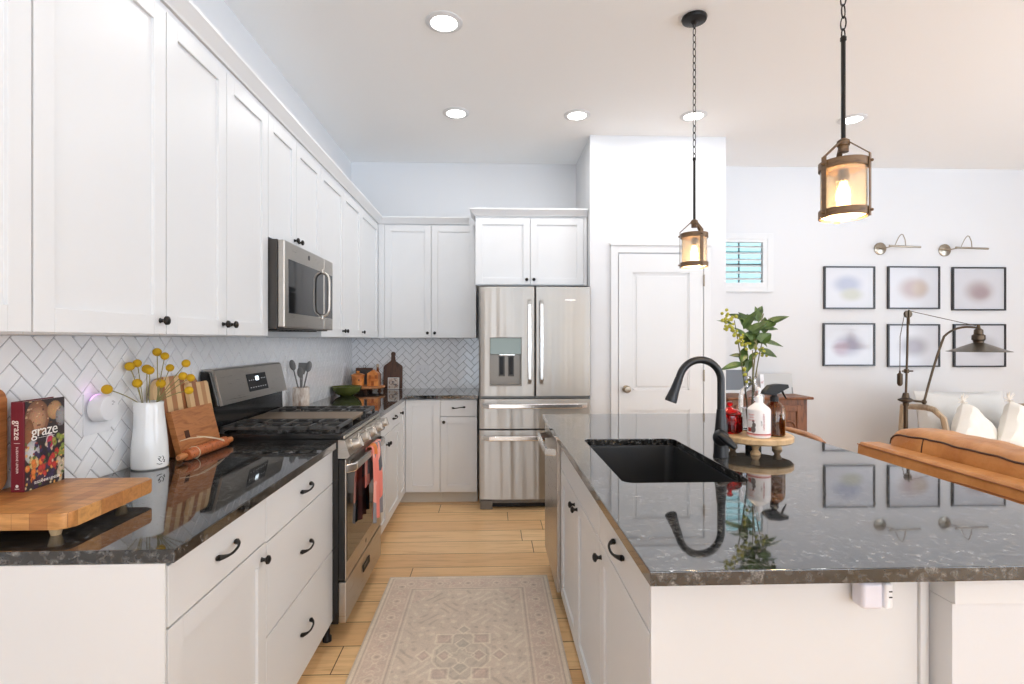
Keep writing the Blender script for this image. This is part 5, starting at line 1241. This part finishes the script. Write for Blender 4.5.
MB().tube([(4.01, ly, 1.49), (lx+.03, ly, 1.612)], .003, 6).tube([(lx-.010, ly, 1.585), (lx-.048, ly, 1.40), (lx-.050, ly, 1.12)], .003, 6).build('cord', A, la)
MB().lathe([(0, 1.12), (.006, 1.12), (.008, 1.10), (.020, 1.09), (.020, 1.01), (.012, .995), (0, .99)], (lx-.050, ly, 0), 16).build('counterweight', A, la)
sx = 4.035
MB().lathe([(0, 1.50), (.010, 1.50), (.014, 1.47), (.030, 1.455), (.032, 1.42), (.045, 1.41), (.046, 1.375), (.036, 1.365), (.034, 1.345), (0, 1.345)], (sx, ly, 0), 24).build('socket_cap', A, la)
MB().lathe([(.030, 1.352), (.10, 1.322), (.17, 1.290), (.210, 1.278), (.213, 1.274), (.209, 1.274), (.17, 1.286), (.10, 1.318), (.030, 1.346), (.030, 1.352)], (sx, ly, 0), 48).build('lamp_shade', mat('aged_nickel', sr(120, 112, 100), .35, 1), la)
MB().ball((sx, ly, 1.305), .028, seg=14).build('bulb', M['ceramic'], la)

# ---------------- pale settee beyond the sofa
ar = thing('armchair', 'light wooden armchair with grey linen back beyond the leather sofa', 'armchair', (4.1, 4.3, 0))
for x in (3.60, 4.60):
    for y in (3.85, 4.45):
        MB().box(x-.025, x+.025, y-.025, y+.025, 0, .279, .008).build('leg', M['ash'], ar)
    MB().tube([(x+.09, 4.05, .34), (x+.03, 4.08, .74), (x, 4.14, .805), (x-.01, 4.22, .815), (x, 4.46, .79), (x+.02, 4.50, .60), (x+.03, 4.50, .34)], .026, 10, flat=.8).build('armrest', M['ash'], ar)
MB().box(3.575, 4.625, 3.83, 4.47, .28, .34, .01).build('seat_frame', M['ash'], ar)
MB().box(3.635, 4.565, 3.80, 4.44, .341, .47, .045, 4).build('seat_cushion', M['linen'], ar)
def cushion(name, c_, w_, h_, d_, rx, rz, m, parent=None, n=16, ry=0):
    X = Matrix.Translation(c_) @ Matrix.Rotation(rz, 4, 'Z') @ Matrix.Rotation(rx, 4, 'X') @ Matrix.Rotation(ry, 4, 'Y'); t = bmesh.new(); sides = []
    for s in (1, -1):
        g = []
        for i in range(n+1):
            row = []
            for j in range(n+1):
                a, b = i/n*2-1, j/n*2-1; th = d_/2*max(0, (1-a**4)*(1-b**4))**.45; q = 1-.05*(1-a*a)*(abs(b) > .0)*abs(b)**6; p = 1-.05*(1-b*b)*abs(a)**6
                wr = .006*math.sin(a*7+b*3)*math.sin(b*9)
                row.append(t.verts.new((a*w_/2*p, s*(th+.003)+wr*(th > .01), b*h_/2*q)))
            g.append(row)
        sides.append(g)
        for i in range(n):
            for j in range(n): t.faces.new((g[i][j], g[i+1][j], g[i+1][j+1], g[i][j+1]))
    f_, b_ = sides
    def rim(g): return [g[i][0] for i in range(n)]+[g[n][j] for j in range(n)]+[g[i][n] for i in range(n, 0, -1)]+[g[0][j] for j in range(n, 0, -1)]
    A_, B_ = rim(f_), rim(b_)
    for i in range(len(A_)): k_ = (i+1) % len(A_); t.faces.new((A_[i], A_[k_], B_[k_], B_[i]))
    m_ = MB(X); m_.merge(t); return m_.build(name, m, parent), X
cushion('back_cushion', (4.07, 4.40, .70), .80, .46, .16, -.12, 0, M['linen'], ar)
def fringed(label, c_, w_, rz, ry, group):
    t = thing('throw_pillow', label, 'pillow', c_)
    o, X = cushion('cover', c_, w_, w_, .17, -.25, rz, M['cotton'], t, ry=ry)
    R = random.Random(4)
    for cx_, cz_ in ((-1, 1), (1, 1), (-1, -1), (1, -1)):
        fr_ = MB(X)
        for i in range(16):
            a = R.uniform(0, 2*PI); p = Vector((cx_*w_*.485, 0, cz_*w_*.485)); e_ = p+Vector((cx_*.02+.04*math.cos(a), R.uniform(-.03, .03), cz_*.02+.04*math.sin(a))); fr_.tube([p, (p+e_)/2+Vector((0, .006, .006)), e_], .0035, 5)
        fr_.build('tassel', M['cotton'], t)
    return t
fringed('cream tasselled pillow closer to the floor lamp', (3.90, 4.10, .61), .38, .35, .75, None)
fringed('cream tasselled pillow at the photo edge, right of its twin', (4.30, 4.08, .60), .42, .25, .65, None)

# ---------------- leather sofa with its back to the island
sf = thing('sofa', 'tan leather sofa with padded back cushions, its back turned to the island', 'sofa', (2.3, 1.7, 0)); LT = M['leather']
SY0, SY1 = .45, 2.62
MB().box(1.885, 1.985, SY0, SY1, .30, .735, .02, 3).build('back_panel', LT, sf)
rl = MB(); t = bmesh.new(); sec = [(1.880, .742), (1.873, .775), (1.876, .835), (1.890, .852), (1.985, .852), (1.998, .838), (1.998, .760), (1.985, .742)]
rl.prism(sec, SY0-.01, SY1, bev=.006, plane='xz'); rl.build('back_rail', LT, sf)
MB().tube([(1.872, SY0, .842), (1.872, SY1-.005, .842)], .003, 6).tube([(1.874, 2.10, .792), (1.871, 2.04, .800), (1.871, 1.98, .802), (1.871, SY0, .802)], .0025, 6).build('rail_seam', mat('leather_seam', sr(150, 92, 48), .5), sf)
MB().box(1.99, 2.75, SY0+.06, SY1-.06, .22, .34, .02, 3).build('seat_base', LT, sf)
for y0, y1 in ((SY0+.12, 1.52), (1.53, SY1-.12)): MB().box(2.16, 2.78, y0, y1, .341, .50, .04, 4).build('seat_cushion', LT, sf)
def back_cush(y0, y1):
    def f(u, v_):
        a = 2*PI*v_; ny_ = u; y = y0+(y1-y0)*u; e_ = 1-abs(2*u-1)**16*.3
        ca_, sa = math.cos(a), math.sin(a); rx, rz = .098*e_, .250*e_
        ex = abs(ca_)**.42*math.copysign(1, ca_); ez = abs(sa)**.34*math.copysign(1, sa)
        w_ = .0022*math.sin(y*23+a*2)+.0014*math.sin(y*51+a*5)
        return (2.095+.05*(1-(ez+1)/2)*0+rx*ex+w_, y, .698+rz*ez+w_*.8+.003*math.sin(y*9))
    m_ = MB(); t = bmesh.new(); nu, nv = 60, 36; g = [[t.verts.new(f(i/nu, j/nv)) for j in range(nv)] for i in range(nu+1)]
    for i in range(nu):
        for j in range(nv): t.faces.new((g[i][j], g[i+1][j], g[i+1][(j+1) % nv], g[i][(j+1) % nv]))
    t.faces.new(g[0]); t.faces.new(g[-1]); m_.merge(t); o = m_.build('back_cushion', LT, sf, ang=60)
    pm = bpy.data.materials.get('leather_piping') or mat('leather_piping', sr(70, 38, 22), .5)
    P_ = [Vector(f(i/50, .395)) for i in range(51)]; MB().tube([p+Vector((-.002, 0, .002)) for p in P_], .0042, 6).build('piping', pm, o)
    q = .2 if y1 > 2.3 else .5
    MB().tube([Vector(f(1-q*.95 if y1 > 2.3 else q, v_))+Vector((-.001, 0, 0)) for v_ in (.40, .44, .47, .5, .53, .56)], .003, 6).build('seam', pm, o)
back_cush(1.36, 2.60); back_cush(.52, 1.35)
for y in (SY0, SY1-.055): MB().box(1.999, 2.80, y, y+.055, .30, .62, .018, 3).build('armrest', LT, sf)
for x in (1.94, 2.72):
    for y in (SY0+.05, SY1-.05): MB().lathe([(0, 0), (.014, 0), (.022, .2195 if x > 2 else .299), (0, .2195 if x > 2 else .299)], (x, y, 0), 12).build('leg', M['walnut'], sf)

# ---------------- counter stool tucked at the far side of the island
sl = thing('counter_stool', 'counter stool with curved wooden top rail at the island far side', 'stool', (1.47, 2.66, 0))
zr = .880; a, b = (1.62, 2.49), (1.62, 2.86)
MB().tube([(1.60, 2.47, zr-.006), (1.625, 2.55, zr), (1.635, 2.67, zr+.004), (1.625, 2.79, zr+.006), (1.60, 2.87, zr+.004)], [.013, .016, .017, .016, .013], 12, flat=.8).build('top_rail', M['rail'], sl)
for y in (2.485, 2.855): MB().tube([(1.60, y, zr-.02), (1.585, y, .66), (1.61, y, .002)], .010, 10).build('rear_leg', M['black'], sl)
for y in (2.485, 2.855): MB().tube([(1.25, y, .655), (1.23, y, .002)], .010, 10).build('front_leg', M['black'], sl)
MB().prism(rrect(1.235, 1.60, 2.47, 2.87, .05), .665, .695, bev=.006).build('seat', M['rail'], sl)
for y in (2.485, 2.855): MB().tube([(1.245, y, .655), (1.585, y, .655)], .008, 8).tube([(1.235, y, .22), (1.60, y, .22)], .007, 8).build('stretcher', M['black'], sl)
MB().tube([(1.235, 2.485, .22), (1.235, 2.855, .22)], .007, 8).build('foot_rail', M['black'], sl)
